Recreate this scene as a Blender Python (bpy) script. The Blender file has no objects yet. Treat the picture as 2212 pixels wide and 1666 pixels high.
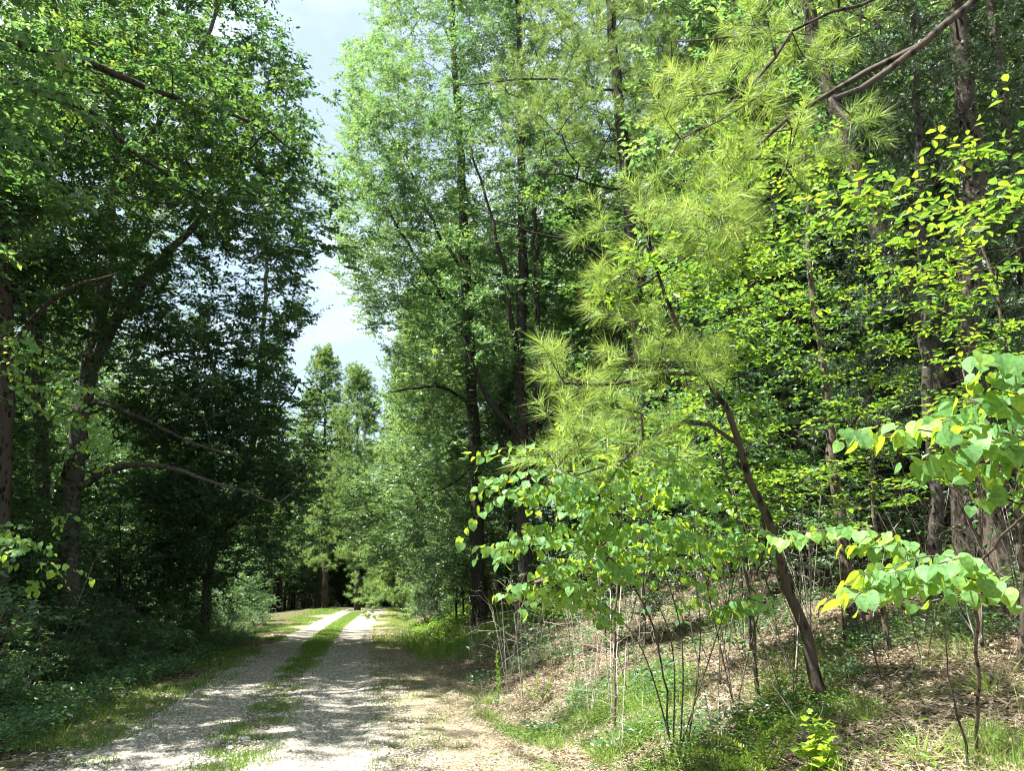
import bpy, math, random
import numpy as np
from math import radians as R

# ------------------------------------------------------------------ camera, sky, sun, exposure
SC = bpy.context.scene
COL = SC.collection
PITCH = R(15.5); FPX = 745.0; CAM = np.array([0.0, 0.0, 1.5])
cd = bpy.data.cameras.new('camera'); cam = bpy.data.objects.new('camera', cd); COL.objects.link(cam)
cd.sensor_width = 36; cd.lens = 36 * FPX / 1024; cd.clip_start = 0.05; cd.clip_end = 3000
cam.location = CAM; cam.rotation_euler = (R(90) + PITCH, 0, 0); SC.camera = cam

SUN_EL = R(65); SUN_AZ = R(-14); SUN_DIR = np.array([-math.cos(SUN_EL) * math.cos(SUN_AZ), math.cos(SUN_EL) * math.sin(SUN_AZ), math.sin(SUN_EL)])
W = bpy.data.worlds.new('World'); SC.world = W; W.use_nodes = True
nt = W.node_tree; nt.nodes.clear()
wo = nt.nodes.new('ShaderNodeOutputWorld'); bg = nt.nodes.new('ShaderNodeBackground'); sky = nt.nodes.new('ShaderNodeTexSky')
sky.sky_type = 'NISHITA'; sky.sun_disc = False; sky.sun_elevation = SUN_EL
sky.sun_rotation = math.atan2(SUN_DIR[0], SUN_DIR[1])
tc = nt.nodes.new('ShaderNodeTexCoord'); nz = nt.nodes.new('ShaderNodeTexNoise'); rp = nt.nodes.new('ShaderNodeValToRGB'); mx = nt.nodes.new('ShaderNodeMixRGB')
mp = nt.nodes.new('ShaderNodeMapping'); mp.inputs['Scale'].default_value = (1, 1, 2.2); mp.inputs['Location'].default_value = (.3, .1, .55)
nz.inputs['Scale'].default_value = 2.6; nz.inputs['Detail'].default_value = 7; nz.inputs['Roughness'].default_value = .5
rp.color_ramp.elements[0].position = .38; rp.color_ramp.elements[0].color = (.38, .38, .38, 1); rp.color_ramp.elements[1].position = .56
nt.links.new(tc.outputs['Generated'], mp.inputs['Vector']); nt.links.new(mp.outputs['Vector'], nz.inputs['Vector'])
nt.links.new(nz.outputs['Fac'], rp.inputs['Fac']); nt.links.new(rp.outputs['Color'], mx.inputs['Fac'])
nt.links.new(sky.outputs['Color'], mx.inputs['Color1']); mx.inputs['Color2'].default_value = (5.0, 5.8, 6.2, 1)
nt.links.new(mx.outputs['Color'], bg.inputs['Color']); bg.inputs['Strength'].default_value = .05
nt.links.new(bg.outputs['Background'], wo.inputs['Surface'])
sl = bpy.data.lights.new('sun', 'SUN'); sl.energy = 5; sl.angle = R(.55); sl.color = (1, .97, .91)
so = bpy.data.objects.new('sun', sl); COL.objects.link(so); so.location = (-20, 0, 40)
from mathutils import Vector
so.rotation_euler = Vector(SUN_DIR).to_track_quat('Z', 'Y').to_euler()
SC.view_settings.view_transform = 'Standard'; SC.view_settings.look = 'None'; SC.view_settings.gamma = 1
SC.view_settings.exposure = 2.4
SC.cycles.max_bounces = 7; SC.cycles.diffuse_bounces = 4; SC.cycles.transmission_bounces = 4; SC.cycles.glossy_bounces = 2
SC.cycles.use_denoising = True
SC.cycles.pixel_filter_type = 'BLACKMAN_HARRIS'; SC.cycles.filter_width = 1.1

# ------------------------------------------------------------------ helpers
S = 1024 / 2212.0
cp, sp_ = math.cos(PITCH), math.sin(PITCH)
def P(px, py, Y):
    """world point at distance Y ahead of the viewpoint, along the sight line of a measured direction"""
    dx = (px * S - 512) / FPX; dy = (386 - py * S) / FPX
    d = np.array([dx, cp - dy * sp_, sp_ + dy * cp])
    return CAM + d * (Y / d[1])
def project(p):
    q = np.atleast_2d(p) - CAM
    dep = q[:, 1] * cp + q[:, 2] * sp_
    up = -q[:, 1] * sp_ + q[:, 2] * cp
    dep = np.where(dep < .1, .1, dep)
    return np.stack([(512 + q[:, 0] / dep * FPX) / S, (386 - up / dep * FPX) / S], 1)
def inpoly(q, poly):
    x, y = q[:, 0], q[:, 1]; ins = np.zeros(len(x), bool); n = len(poly)
    for i in range(n):
        x0, y0 = poly[i]; x1, y1 = poly[(i + 1) % n]
        if y0 == y1: continue
        c = ((y0 > y) != (y1 > y)) & (x < (x1 - x0) * (y - y0) / (y1 - y0) + x0)
        ins ^= c
    return ins
GAP = [(640, -900), (640, 0), (655, 60), (685, 130), (660, 215), (684, 320), (700, 430), (706, 600), (700, 650), (655, 735), (662, 800),
       (765, 800), (782, 720), (752, 655), (722, 570), (704, 450), (708, 350), (728, 290), (728, 180), (744, 110), (800, 45), (775, -100), (800, -900)]

def vnoise(x, y, s, seed=0):
    x = np.asarray(x, float) / s + 137.3 * seed; y = np.asarray(y, float) / s + 71.7 * seed
    xi, yi = np.floor(x), np.floor(y); fx, fy = x - xi, y - yi
    fx = fx * fx * (3 - 2 * fx); fy = fy * fy * (3 - 2 * fy)
    def h(a, b): v = np.sin(a * 127.1 + b * 311.7 + seed * 17.3) * 43758.5453; return v - np.floor(v)
    return (h(xi, yi) * (1 - fx) + h(xi + 1, yi) * fx) * (1 - fy) + (h(xi, yi + 1) * (1 - fx) + h(xi + 1, yi + 1) * fx) * fy
def xc(y):
    y = np.asarray(y, float); return -1.0 - .2 * y + .0012 * np.clip(y - 20, 0, None) ** 2
def U(x, y): return (np.asarray(x, float) - xc(y)) * .98
def sstep(a, b, v): t = np.clip((v - a) / (b - a), 0, 1); return t * t * (3 - 2 * t)
def ground(x, y):
    u = U(x, y)
    bank = .27 * np.clip(u - 3.0, 0, None)
    bank = np.where(bank > 6, 6 + (bank - 6) * .3, bank) * sstep(2.6, 5.0, u)
    fade = 1 - .65 * sstep(45, 80, np.asarray(y, float))
    ditch = -.16 * np.exp(-((u - 3.1) / .55) ** 2)
    lft = -.10 * np.clip(-u - 4.0, 0, 6)
    w = sstep(1.9, 3.2, np.abs(u))
    mound = .35 * np.exp(-(((np.asarray(x, float) + .5) / 1.6) ** 2 + ((np.asarray(y, float) - 18.5) / 1.8) ** 2))
    z = bank * fade + ditch + lft + mound * w + w * (.16 * (vnoise(x, y, 2.3, 1) - .5) + .07 * (vnoise(x, y, .8, 2) - .5)) + .02 * (vnoise(x, y, .5, 3) - .5)
    z = z - .035 * np.exp(-((np.abs(u - .05) - .85) / .3) ** 2) + .25 * sstep(30, 60, np.asarray(y, float)) * (1 - sstep(62, 90, np.asarray(y, float)))
    return z
def G(x, y): return float(ground(x, y))

def mesh_obj(name, parts, mats, parent=None, origin=None, smooth=False):
    """parts: list of (verts, faces[N,k], tint per vertex or None, material index). ONE mesh object."""
    V, L, ST, TN, MI = [], [], [], [], []; vo = lo = 0
    for v, f, t, m in parts:
        if len(v) == 0 or len(f) == 0: continue
        V.append(v); L.append((f + vo).ravel()); k = f.shape[1]
        ST.append(lo + np.arange(len(f)) * k); lo += f.size
        TN.append(np.full(len(v), .5) if t is None else t); MI.append(np.full(len(f), m)); vo += len(v)
    V = np.concatenate(V); L = np.concatenate(L); ST = np.concatenate(ST); TN = np.concatenate(TN); MI = np.concatenate(MI)
    if origin is not None: V = V - np.asarray(origin)
    me = bpy.data.meshes.new(name)
    me.vertices.add(len(V)); me.vertices.foreach_set('co', V.astype(np.float32).ravel())
    me.loops.add(len(L)); me.loops.foreach_set('vertex_index', L.astype(np.int32))
    me.polygons.add(len(ST)); me.polygons.foreach_set('loop_start', ST.astype(np.int32))
    me.polygons.foreach_set('material_index', MI.astype(np.int32))
    for m in (mats if isinstance(mats, list) else [mats]): me.materials.append(m)
    a = me.attributes.new('tint', 'FLOAT', 'POINT'); a.data.foreach_set('value', TN.astype(np.float32))
    me.update(calc_edges=True)
    me.polygons.foreach_set('use_smooth', np.full(len(ST), bool(smooth)))
    me.validate()
    o = bpy.data.objects.new(name, me); COL.objects.link(o)
    if parent is not None: o.parent = parent
    return o
def tag(o, label=None, cat=None, group=None, kind=None):
    if label: o['label'] = label
    if cat: o['category'] = cat
    if group: o['group'] = group
    if kind: o['kind'] = kind
    return o
def empty(name, loc):
    o = bpy.data.objects.new(name, None); COL.objects.link(o); o.location = loc; o.empty_display_size = .3
    return o
def nrm(v): return v / np.maximum(np.linalg.norm(v, axis=-1, keepdims=True), 1e-9)
def inst(tv, tf, pos, X, Y, Z, s, tint):
    """copies of one small template (a leaf, a needle) merged into the arrays of one part"""
    tv = np.asarray(tv, float); tf = np.asarray(tf); N = len(pos)
    s = np.asarray(s, float)
    if s.ndim == 1: s = np.stack([s, s, s], 1)
    v = (pos[:, None] + tv[None, :, 0, None] * (X * s[:, :1])[:, None] + tv[None, :, 1, None] * (Y * s[:, 1:2])[:, None] + tv[None, :, 2, None] * (Z * s[:, 2:3])[:, None])
    f = tf[None] + (np.arange(N) * len(tv))[:, None, None]
    return v.reshape(-1, 3), f.reshape(-1, tf.shape[1]), np.repeat(tint, len(tv))

# ------------------------------------------------------------------ materials
def nodes(m):
    m.use_nodes = True; t = m.node_tree; t.nodes.clear()
    return t, t.nodes.new('ShaderNodeOutputMaterial')
def ramp(t, cols, fac, interp='LINEAR'):
    r = t.nodes.new('ShaderNodeValToRGB'); e = r.color_ramp; e.interpolation = interp
    while len(e.elements) < len(cols): e.elements.new(.5)
    for i, (p, c) in enumerate(cols): e.elements[i].position = p; e.elements[i].color = (*c, 1)
    t.links.new(fac, r.inputs['Fac']); return r.outputs['Color']
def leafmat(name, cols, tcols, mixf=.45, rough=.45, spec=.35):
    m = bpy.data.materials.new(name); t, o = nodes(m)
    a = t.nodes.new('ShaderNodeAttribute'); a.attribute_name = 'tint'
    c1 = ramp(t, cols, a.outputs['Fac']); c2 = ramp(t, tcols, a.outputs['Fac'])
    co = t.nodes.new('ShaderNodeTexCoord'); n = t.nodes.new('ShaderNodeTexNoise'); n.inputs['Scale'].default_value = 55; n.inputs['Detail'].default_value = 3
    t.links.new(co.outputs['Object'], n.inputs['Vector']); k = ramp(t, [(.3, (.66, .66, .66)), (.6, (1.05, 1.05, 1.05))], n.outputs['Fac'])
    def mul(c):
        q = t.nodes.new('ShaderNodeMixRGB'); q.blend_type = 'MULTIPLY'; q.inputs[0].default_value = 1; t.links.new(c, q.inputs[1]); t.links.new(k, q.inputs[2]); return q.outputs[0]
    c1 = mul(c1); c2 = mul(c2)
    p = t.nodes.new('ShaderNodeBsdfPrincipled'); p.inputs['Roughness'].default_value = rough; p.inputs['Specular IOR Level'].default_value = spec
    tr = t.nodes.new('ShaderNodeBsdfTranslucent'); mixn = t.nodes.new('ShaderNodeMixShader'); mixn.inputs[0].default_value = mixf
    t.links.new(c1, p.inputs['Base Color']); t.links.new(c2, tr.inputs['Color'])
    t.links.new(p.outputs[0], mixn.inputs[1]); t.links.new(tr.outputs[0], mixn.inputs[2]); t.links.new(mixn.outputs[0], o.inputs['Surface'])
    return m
def g3(a, b, c): return [(0, a), (.5, b), (1, c)]
M = {}
M['oak'] = leafmat('oak_leaf', g3((.026, .06, .034), (.042, .10, .052), (.085, .15, .06)), g3((.07, .18, .045), (.14, .29, .045), (.34, .44, .04)), .38, .38, .55)
M['elm'] = leafmat('elm_leaf', g3((.045, .10, .055), (.085, .17, .085), (.17, .25, .10)), g3((.10, .23, .065), (.19, .36, .085), (.44, .52, .09)), .42, .36, .6)
M['lime'] = leafmat('understory_leaf', g3((.05, .12, .03), (.09, .19, .035), (.17, .25, .035)), g3((.12, .26, .03), (.27, .44, .03), (.50, .62, .04)), .45)
M['redbud'] = leafmat('redbud_leaf', g3((.08, .19, .07), (.125, .28, .09), (.20, .33, .06)), g3((.30, .48, .03), (.44, .60, .03), (.54, .66, .05)), .5, .5, .22)
M['weed'] = leafmat('weed_leaf', g3((.10, .24, .04), (.16, .34, .05), (.28, .42, .06)), g3((.22, .42, .03), (.36, .58, .04), (.55, .66, .05)), .45)
M['pine'] = leafmat('pine_needle', g3((.12, .20, .06), (.22, .33, .08), (.34, .42, .14)), g3((.22, .34, .05), (.36, .50, .06), (.50, .58, .12)), .35, .5, .25)
M['farpine'] = leafmat('far_pine_needle', g3((.07, .14, .06), (.13, .24, .075), (.23, .34, .09)), g3((.16, .27, .06), (.27, .40, .07), (.42, .52, .10)), .35, .45, .4)
M['cedar'] = leafmat('cedar_spray', g3((.035, .065, .04), (.055, .10, .05), (.085, .14, .05)), g3((.05, .09, .03), (.08, .15, .04), (.14, .2, .04)), .25)
M['grass'] = leafmat('grass_blade', g3((.07, .15, .03), (.12, .23, .035), (.28, .30, .10)), g3((.16, .30, .03), (.28, .44, .03), (.45, .46, .14)), .4)
M['litter'] = leafmat('dead_leaf', [(0, (.05, .033, .022)), (.35, (.15, .105, .07)), (.7, (.31, .25, .165)), (1, (.53, .46, .34))], [(0, (.05, .03, .01)), (.5, (.12, .07, .03)), (.8, (.2, .13, .05)), (1, (.25, .18, .09))], .15, .6, .2)
def barkmat(name, c0, c1, c2, vs=5.0, bump=.6):
    m = bpy.data.materials.new(name); t, o = nodes(m)
    co = t.nodes.new('ShaderNodeTexCoord'); mpn = t.nodes.new('ShaderNodeMapping'); mpn.inputs['Scale'].default_value = (1, 1, .4)
    n = t.nodes.new('ShaderNodeTexNoise'); n.inputs['Scale'].default_value = vs * 5; n.inputs['Detail'].default_value = 8; n.inputs['Roughness'].default_value = .7
    n2 = t.nodes.new('ShaderNodeTexNoise'); n2.inputs['Scale'].default_value = 1.7; n2.inputs['Detail'].default_value = 3
    v = t.nodes.new('ShaderNodeTexVoronoi'); v.inputs['Scale'].default_value = vs * 4
    t.links.new(co.outputs['Object'], mpn.inputs['Vector'])
    for q in (n, v): t.links.new(mpn.outputs['Vector'], q.inputs['Vector'])
    t.links.new(co.outputs['Object'], n2.inputs['Vector'])
    ad = t.nodes.new('ShaderNodeMath'); ad.operation = 'MULTIPLY_ADD'; ad.inputs[1].default_value = .6
    t.links.new(v.outputs['Distance'], ad.inputs[0]); t.links.new(n.outputs['Fac'], ad.inputs[2])
    ml = t.nodes.new('ShaderNodeMath'); ml.operation = 'MULTIPLY_ADD'; ml.inputs[1].default_value = .5; ml.inputs[2].default_value = 0
    t.links.new(n2.outputs['Fac'], ml.inputs[0])
    s2 = t.nodes.new('ShaderNodeMath'); s2.operation = 'ADD'; t.links.new(ad.outputs[0], s2.inputs[0]); t.links.new(ml.outputs[0], s2.inputs[1])
    c = ramp(t, [(.72, c0), (.9, c1), (1, c2)], s2.outputs[0])
    p = t.nodes.new('ShaderNodeBsdfPrincipled'); p.inputs['Roughness'].default_value = .9; p.inputs['Specular IOR Level'].default_value = .15
    b = t.nodes.new('ShaderNodeBump'); b.inputs['Strength'].default_value = bump; b.inputs['Distance'].default_value = .03
    t.links.new(ad.outputs[0], b.inputs['Height']); t.links.new(b.outputs[0], p.inputs['Normal'])
    t.links.new(c, p.inputs['Base Color']); t.links.new(p.outputs[0], o.inputs['Surface']); return m
M['darkbark'] = barkmat('dark_bark', (.006, .005, .0045), (.020, .017, .014), (.05, .043, .036))
M['greybark'] = barkmat('grey_bark', (.012, .011, .01), (.045, .04, .034), (.12, .11, .095))
M['pinebark'] = barkmat('pine_bark', (.005, .004, .003), (.022, .017, .013), (.065, .053, .042), 3.0, .9)
M['tanbark'] = barkmat('sapling_bark', (.010, .008, .006), (.034, .027, .019), (.10, .082, .06), 7.0)
M['palewood'] = barkmat('dead_twig', (.09, .075, .06), (.2, .17, .14), (.36, .32, .27), 8.0)

def groundmat():
    m = bpy.data.materials.new('forest_floor'); t, o = nodes(m)
    co = t.nodes.new('ShaderNodeTexCoord')
    def noise(s, d=6, r=.6):
        n = t.nodes.new('ShaderNodeTexNoise'); n.inputs['Scale'].default_value = s; n.inputs['Detail'].default_value = d; n.inputs['Roughness'].default_value = r
        t.links.new(co.outputs['Object'], n.inputs['Vector']); return n.outputs['Fac']
    def att(n): a = t.nodes.new('ShaderNodeAttribute'); a.attribute_name = n; return a.outputs['Fac']
    f = noise(26, 8, .75)
    litter = ramp(t, [(.36, (.022, .016, .011)), (.5, (.075, .053, .036)), (.62, (.17, .135, .086)), (.76, (.33, .28, .19))], f)
    sand = ramp(t, [(.30, (.11, .085, .05)), (.5, (.27, .225, .145)), (.7, (.44, .39, .28))], noise(34, 8, .75))
    green = ramp(t, [(.35, (.03, .045, .015)), (.55, (.07, .10, .03)), (.75, (.15, .16, .06))], noise(18, 8, .7))
    def mixc(a, b, fac):
        mm = t.nodes.new('ShaderNodeMixRGB'); t.links.new(a, mm.inputs[1]); t.links.new(b, mm.inputs[2]); t.links.new(fac, mm.inputs[0]); return mm.outputs[0]
    c = mixc(mixc(litter, sand, att('sand')), green, att('green'))
    p = t.nodes.new('ShaderNodeBsdfPrincipled'); p.inputs['Roughness'].default_value = .95; p.inputs['Specular IOR Level'].default_value = .1
    b = t.nodes.new('ShaderNodeBump'); b.inputs['Strength'].default_value = .8; b.inputs['Distance'].default_value = .05
    t.links.new(f, b.inputs['Height']); t.links.new(b.outputs[0], p.inputs['Normal'])
    t.links.new(c, p.inputs['Base Color']); t.links.new(p.outputs[0], o.inputs['Surface']); return m
def gravelmat():
    m = bpy.data.materials.new('gravel_surface'); t, o = nodes(m)
    co = t.nodes.new('ShaderNodeTexCoord')
    v = t.nodes.new('ShaderNodeTexVoronoi'); v.inputs['Scale'].default_value = 38; t.links.new(co.outputs['Object'], v.inputs['Vector'])
    n = t.nodes.new('ShaderNodeTexNoise'); n.inputs['Scale'].default_value = 3; n.inputs['Detail'].default_value = 8; t.links.new(co.outputs['Object'], n.inputs['Vector'])
    sx = t.nodes.new('ShaderNodeSeparateColor'); t.links.new(v.outputs['Color'], sx.inputs[0])
    c1 = ramp(t, [(0, (.085, .075, .06)), (.5, (.21, .19, .155)), (1, (.42, .39, .33))], sx.outputs[0])
    c2 = ramp(t, [(.3, (.13, .105, .075)), (.7, (.27, .245, .20))], n.outputs['Fac'])
    mm = t.nodes.new('ShaderNodeMixRGB'); mm.inputs[0].default_value = .45; t.links.new(c1, mm.inputs[1]); t.links.new(c2, mm.inputs[2])
    p = t.nodes.new('ShaderNodeBsdfPrincipled'); p.inputs['Roughness'].default_value = .9; p.inputs['Specular IOR Level'].default_value = .2
    b = t.nodes.new('ShaderNodeBump'); b.inputs['Strength'].default_value = .7; b.inputs['Distance'].default_value = .02
    t.links.new(v.outputs['Distance'], b.inputs['Height']); t.links.new(b.outputs[0], p.inputs['Normal'])
    t.links.new(mm.outputs[0], p.inputs['Base Color']); t.links.new(p.outputs[0], o.inputs['Surface']); return m
def stonemat():
    m = bpy.data.materials.new('stone'); t, o = nodes(m)
    a = t.nodes.new('ShaderNodeAttribute'); a.attribute_name = 'tint'
    c = ramp(t, [(0, (.08, .07, .056)), (.5, (.22, .20, .165)), (1, (.50, .47, .41))], a.outputs['Fac'])
    p = t.nodes.new('ShaderNodeBsdfPrincipled'); p.inputs['Roughness'].default_value = .85
    t.links.new(c, p.inputs['Base Color']); t.links.new(p.outputs[0], o.inputs['Surface']); return m
M['ground'] = groundmat(); M['gravel'] = gravelmat(); M['stone'] = stonemat()

# ------------------------------------------------------------------ ground, road
def axis(segs):
    out = []
    for a, b, st in segs: out += list(np.arange(a, b, st))
    return np.array(out + [segs[-1][1]])
ys = axis([(-40, -4, 3), (-4, 3, .5), (3, 16, .11), (16, 30, .25), (30, 70, .7), (70, 130, 3), (130, 900, 40)])
ss = axis([(-700, -80, 30), (-80, -30, 3), (-30, -10, .8), (-10, 12, .13), (12, 30, .7), (30, 90, 3), (90, 700, 30)])
yy, uu = np.meshgrid(ys, ss, indexing='ij')
xx = uu / .98 + xc(np.clip(yy, -40, 78))
zz = ground(xx, np.clip(yy, -40, 120))
ny, nx = yy.shape
idx = np.arange(ny * nx).reshape(ny, nx)
fc = np.stack([idx[:-1, :-1], idx[:-1, 1:], idx[1:, 1:], idx[1:, :-1]], -1).reshape(-1, 4)
gv = np.stack([xx, yy, zz], -1).reshape(-1, 3)
go = mesh_obj('ground', [(gv, fc, None, 0)], M['ground'], smooth=True); tag(go, kind='structure')
ug = U(gv[:, 0], gv[:, 1])
n1 = vnoise(gv[:, 0], gv[:, 1], 1.3, 5) * .6 + vnoise(gv[:, 0], gv[:, 1], .35, 6) * .4
def edge(u, a, b, w): return sstep(a - w, a + w, u + (n1 - .5) * w * 2.4) * (1 - sstep(b - w, b + w, u + (n1 - .5) * w * 2.4))
sand = edge(ug, -2.0, 2.9, .8) * (.45 + .55 * sstep(.25, .6, n1))
green = np.clip(edge(ug, -7, -1.7, .6) * sstep(.3, .7, n1) * .9 + (gv[:, 1] > 24) * edge(ug, 1.8, 3.6, .5) * .5 + edge(ug, 2.6, 4.2, .5) * sstep(.45, .7, n1) * .6 + edge(ug, -.45, .25, .15) * .5, 0, 1)
for nm, val in (('sand', sand), ('green', green)):
    a = go.data.attributes.new(nm, 'FLOAT', 'POINT'); a.data.foreach_set('value', val.astype(np.float32))
def road_strip(name, ua, ub, label_seed):
    ysr = axis([(-30, 3, .6), (3, 30, .14), (30, 60, .4), (60, 84, 1.2)])
    k = 12
    t = np.linspace(0, 1, k)
    yv = np.repeat(ysr, k)
    wa, wb = [.25 * (vnoise(ysr, ysr * 0, .9, label_seed + i) - .5) + .26 * (vnoise(ysr, ysr * 0, .22, label_seed + 5 + i) - .5) for i in (0, 1)]
    uvv = (ua + wa)[:, None] * (1 - t) + (ub + wb)[:, None] * t
    xv = uvv.ravel() / .98 + xc(yv)
    zv = ground(xv, yv) + .006
    id2 = np.arange(len(yv)).reshape(len(ysr), k)
    f = np.stack([id2[:-1, :-1], id2[:-1, 1:], id2[1:, 1:], id2[1:, :-1]], -1).reshape(-1, 4)
    o = mesh_obj(name, [(np.stack([xv, yv, zv], 1), f, None, 0)], M['gravel'], smooth=True); return tag(o, kind='structure')
road_strip('gravel_track', -1.36, -.40, 31)
road_strip('gravel_track', .16, 1.36, 33)

# ------------------------------------------------------------------ tree growing
def smooth_line(pts, seg):
    p = np.asarray(pts, float)
    for _ in range(2):
        a, b = p[:-1], p[1:]
        q = np.empty((2 * len(a), p.shape[1])); q[0::2] = a * .75 + b * .25; q[1::2] = a * .25 + b * .75
        p = np.vstack([p[:1], q, p[-1:]])
    d = np.r_[0, np.cumsum(np.linalg.norm(np.diff(p, axis=0), axis=1))]
    n = max(3, int(d[-1] / seg) + 1); t = np.linspace(0, d[-1], n)
    return np.stack([np.interp(t, d, p[:, i]) for i in range(p.shape[1])], 1)
class Tree:
    def __init__(s, seed, seg=.35):
        s.rng = np.random.default_rng(seed); s.p = np.zeros((40000, 3)); s.par = np.full(40000, -1); s.rm = np.zeros(40000); s.ok = np.zeros(40000, bool); s.n = 0; s.seg = seg
        s.tips = []; s.tdir = []
    def add(s, p, par, rm=0, ok=True):
        s.p[s.n] = p; s.par[s.n] = par; s.rm[s.n] = rm; s.ok[s.n] = ok; s.n += 1; return s.n - 1
    def trunk(s, pts, r0, r1, wob=.02, zmin=None, flare=0):
        q = smooth_line(pts, s.seg)
        q[1:-1] += s.rng.normal(0, wob, q[1:-1].shape) * np.array([1, 1, .3])
        par = -1 if s.n == 0 else int(np.argmin(np.linalg.norm(s.p[:s.n] - q[0], axis=1)))
        if par >= 0: q = q[1:]
        rr = np.linspace(r0, r1, len(q)); base = q[0]
        for i, (a, r) in enumerate(zip(q, rr)):
            h = np.linalg.norm(a - base)
            if flare: r = r * (1 + flare * math.exp(-h / .35))
            par = s.add(a, par, r, zmin is None or a[2] > zmin)
        return par
    def grow(s, T, rise=.6, w=.5, arc=.08, jit=.05, leafy=True, maxd=99):
        if len(T) == 0: return
        k0 = s.n
        d0 = np.array([np.min(np.linalg.norm(s.p[:k0][s.ok[:k0]] - t, axis=1)) for t in T]); o = np.argsort(d0)
        for i in o:
            if d0[i] > maxd: continue
            t = T[i]; v = t - s.p[:s.n]; h = np.hypot(v[:, 0], v[:, 1]); d = np.linalg.norm(v, axis=1)
            c = d + w * np.abs(v[:, 2] - rise * h) + (~s.ok[:s.n]) * 1e3
            j = int(np.argmin(c)); L = d[j]; n = max(1, int(round(L / s.seg)))
            a = s.p[j].copy(); vec = t - a; side = np.cross(vec, [0, 0, 1.]); side = side / (np.linalg.norm(side) + 1e-6)
            ph = s.rng.normal(0, jit * L); am = arc * L * (.5 + s.rng.random()); par = j
            for q in range(1, n + 1):
                f = q / n; b = 4 * f * (1 - f)
                pt = a + vec * f + np.array([0, 0, 1.]) * am * b * .5 + side * ph * b
                if q < n: pt = pt + s.rng.normal(0, jit * .5 * s.seg, 3) * 2
                par = s.add(pt, par)
            if leafy:
                s.tips.append(s.p[par].copy()); pv = s.p[par] - s.p[s.par[par]]; s.tdir.append(pv / (np.linalg.norm(pv) + 1e-6))
    def radii(s, tip=.006, pw=2.3):
        n = s.n; r = np.zeros(n); acc = np.zeros(n)
        for i in range(n - 1, -1, -1):
            r[i] = max(acc[i] ** (1 / pw) if acc[i] > 0 else tip, tip)
            if s.rm[i] > 0: r[i] = s.rm[i]
            if s.par[i] >= 0: acc[s.par[i]] += min(r[i], .6) ** pw
        for i in range(n):
            if s.par[i] >= 0 and s.rm[i] == 0: r[i] = min(r[i], r[s.par[i]] * .85)
        s.r = r; return r
    def wood(s, tip=.006, min_r=0, big=10, mat=0):
        s.radii(tip); n = s.n; main = np.full(n, -1); best = np.zeros(n)
        for i in range(1, n):
            q = s.par[i]
            if q >= 0 and s.r[i] * (1.5 if s.rm[i] > 0 else 1) > best[q]: best[q] = s.r[i] * (1.5 if s.rm[i] > 0 else 1); main[q] = i
        parts = []
        for i in range(n):
            q = s.par[i]
            if q >= 0 and main[q] == i: continue
            ch = [] if q < 0 else [q]
            j = i
            while j >= 0: ch.append(j); j = main[j]
            if len(ch) < 2: continue
            pts = s.p[ch]; rr = s.r[ch].copy()
            if q >= 0: rr[0] = rr[1]
            if rr.max() < min_r: continue
            rr[-1] *= .5
            k = big if rr.max() > .07 else 6 if rr.max() > .025 else 4 if rr.max() > .012 else 3
            tg = np.gradient(pts, axis=0) if len(pts) > 2 else np.repeat(pts[1:] - pts[:1], 2, 0)
            tg = nrm(tg); ref = np.array([1, 0, 0]) if abs(tg[0, 0]) < .9 else np.array([0, 1, 0])
            X = nrm(np.cross(tg, ref)); Y = np.cross(tg, X); a = np.arange(k) * 2 * math.pi / k
            rad = rr[:, None] * np.ones(k)
            if rr.max() > .07: rad = rad * (1 + s.rng.normal(0, .05, rad.shape))
            v = pts[:, None] + rad[..., None] * (np.cos(a)[None, :, None] * X[:, None] + np.sin(a)[None, :, None] * Y[:, None])
            m = len(ch); id_ = np.arange(m * k).reshape(m, k); nx_ = np.roll(id_, -1, 1)
            f = np.stack([id_[:-1], nx_[:-1], nx_[1:], id_[1:]], -1).reshape(-1, 4)
            parts.append((v.reshape(-1, 3), f, None, mat))
        return parts
# leaf templates: x across, y along, z up
Q_LEAF = ([(0, 0, 0), (.5, .45, .10), (0, 1, -.04), (-.5, .45, .10)], [(0, 1, 2, 3)])
OVAL = ([(0, 0, 0), (.36, .22, .07), (.48, .58, .09), (0, 1, -.10), (-.48, .58, .09), (-.36, .22, .07)], [(0, 1, 2, 3), (0, 3, 4, 5)])
def lob(): return ([(0, 0, 0), (.18, .2, .03), (.55, .38, .06), (.2, .45, .02), (.5, .75, .04), (0, 1, -.08), (-.5, .75, .04), (-.2, .45, .02), (-.55, .38, .06), (-.18, .2, .03)],
                   [(0, 1, 3, 5), (1, 2, 3, 3), (3, 4, 5, 5), (0, 5, 7, 9), (9, 7, 8, 8), (7, 5, 6, 6)])
def heart():
    o = [(.10, -.07), (.30, -.09), (.46, .04), (.54, .24), (.48, .46), (.33, .68), (.15, .87)]
    def z(x, y): return .20 * abs(x) - .25 * (max(y, 0) ** 2) + (-.18 * (abs(x) - .35) if abs(x) > .35 else 0)
    v = [(0, 0, 0), (0, .30, -.02), (0, .62, -.09), (0, 1.0, -.25)]
    rt = [(x, y, z(x, y)) for x, y in o]; lt = [(-x, y, z(x, y)) for x, y in o]
    v += rt + lt; r = list(range(4, 11)); l = list(range(11, 18))
    f = [(0, r[0], r[1], r[2]), (0, r[2], r[3], 1), (1, r[3], r[4], r[5]), (1, r[5], 2, 2), (2, r[5], r[6], 3)]
    g = [(0, l[2], l[1], l[0]), (0, 1, l[3], l[2]), (1, l[5], l[4], l[3]), (1, 2, l[5], l[5]), (2, 3, l[6], l[5])]
    return (v, f + g)
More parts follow.
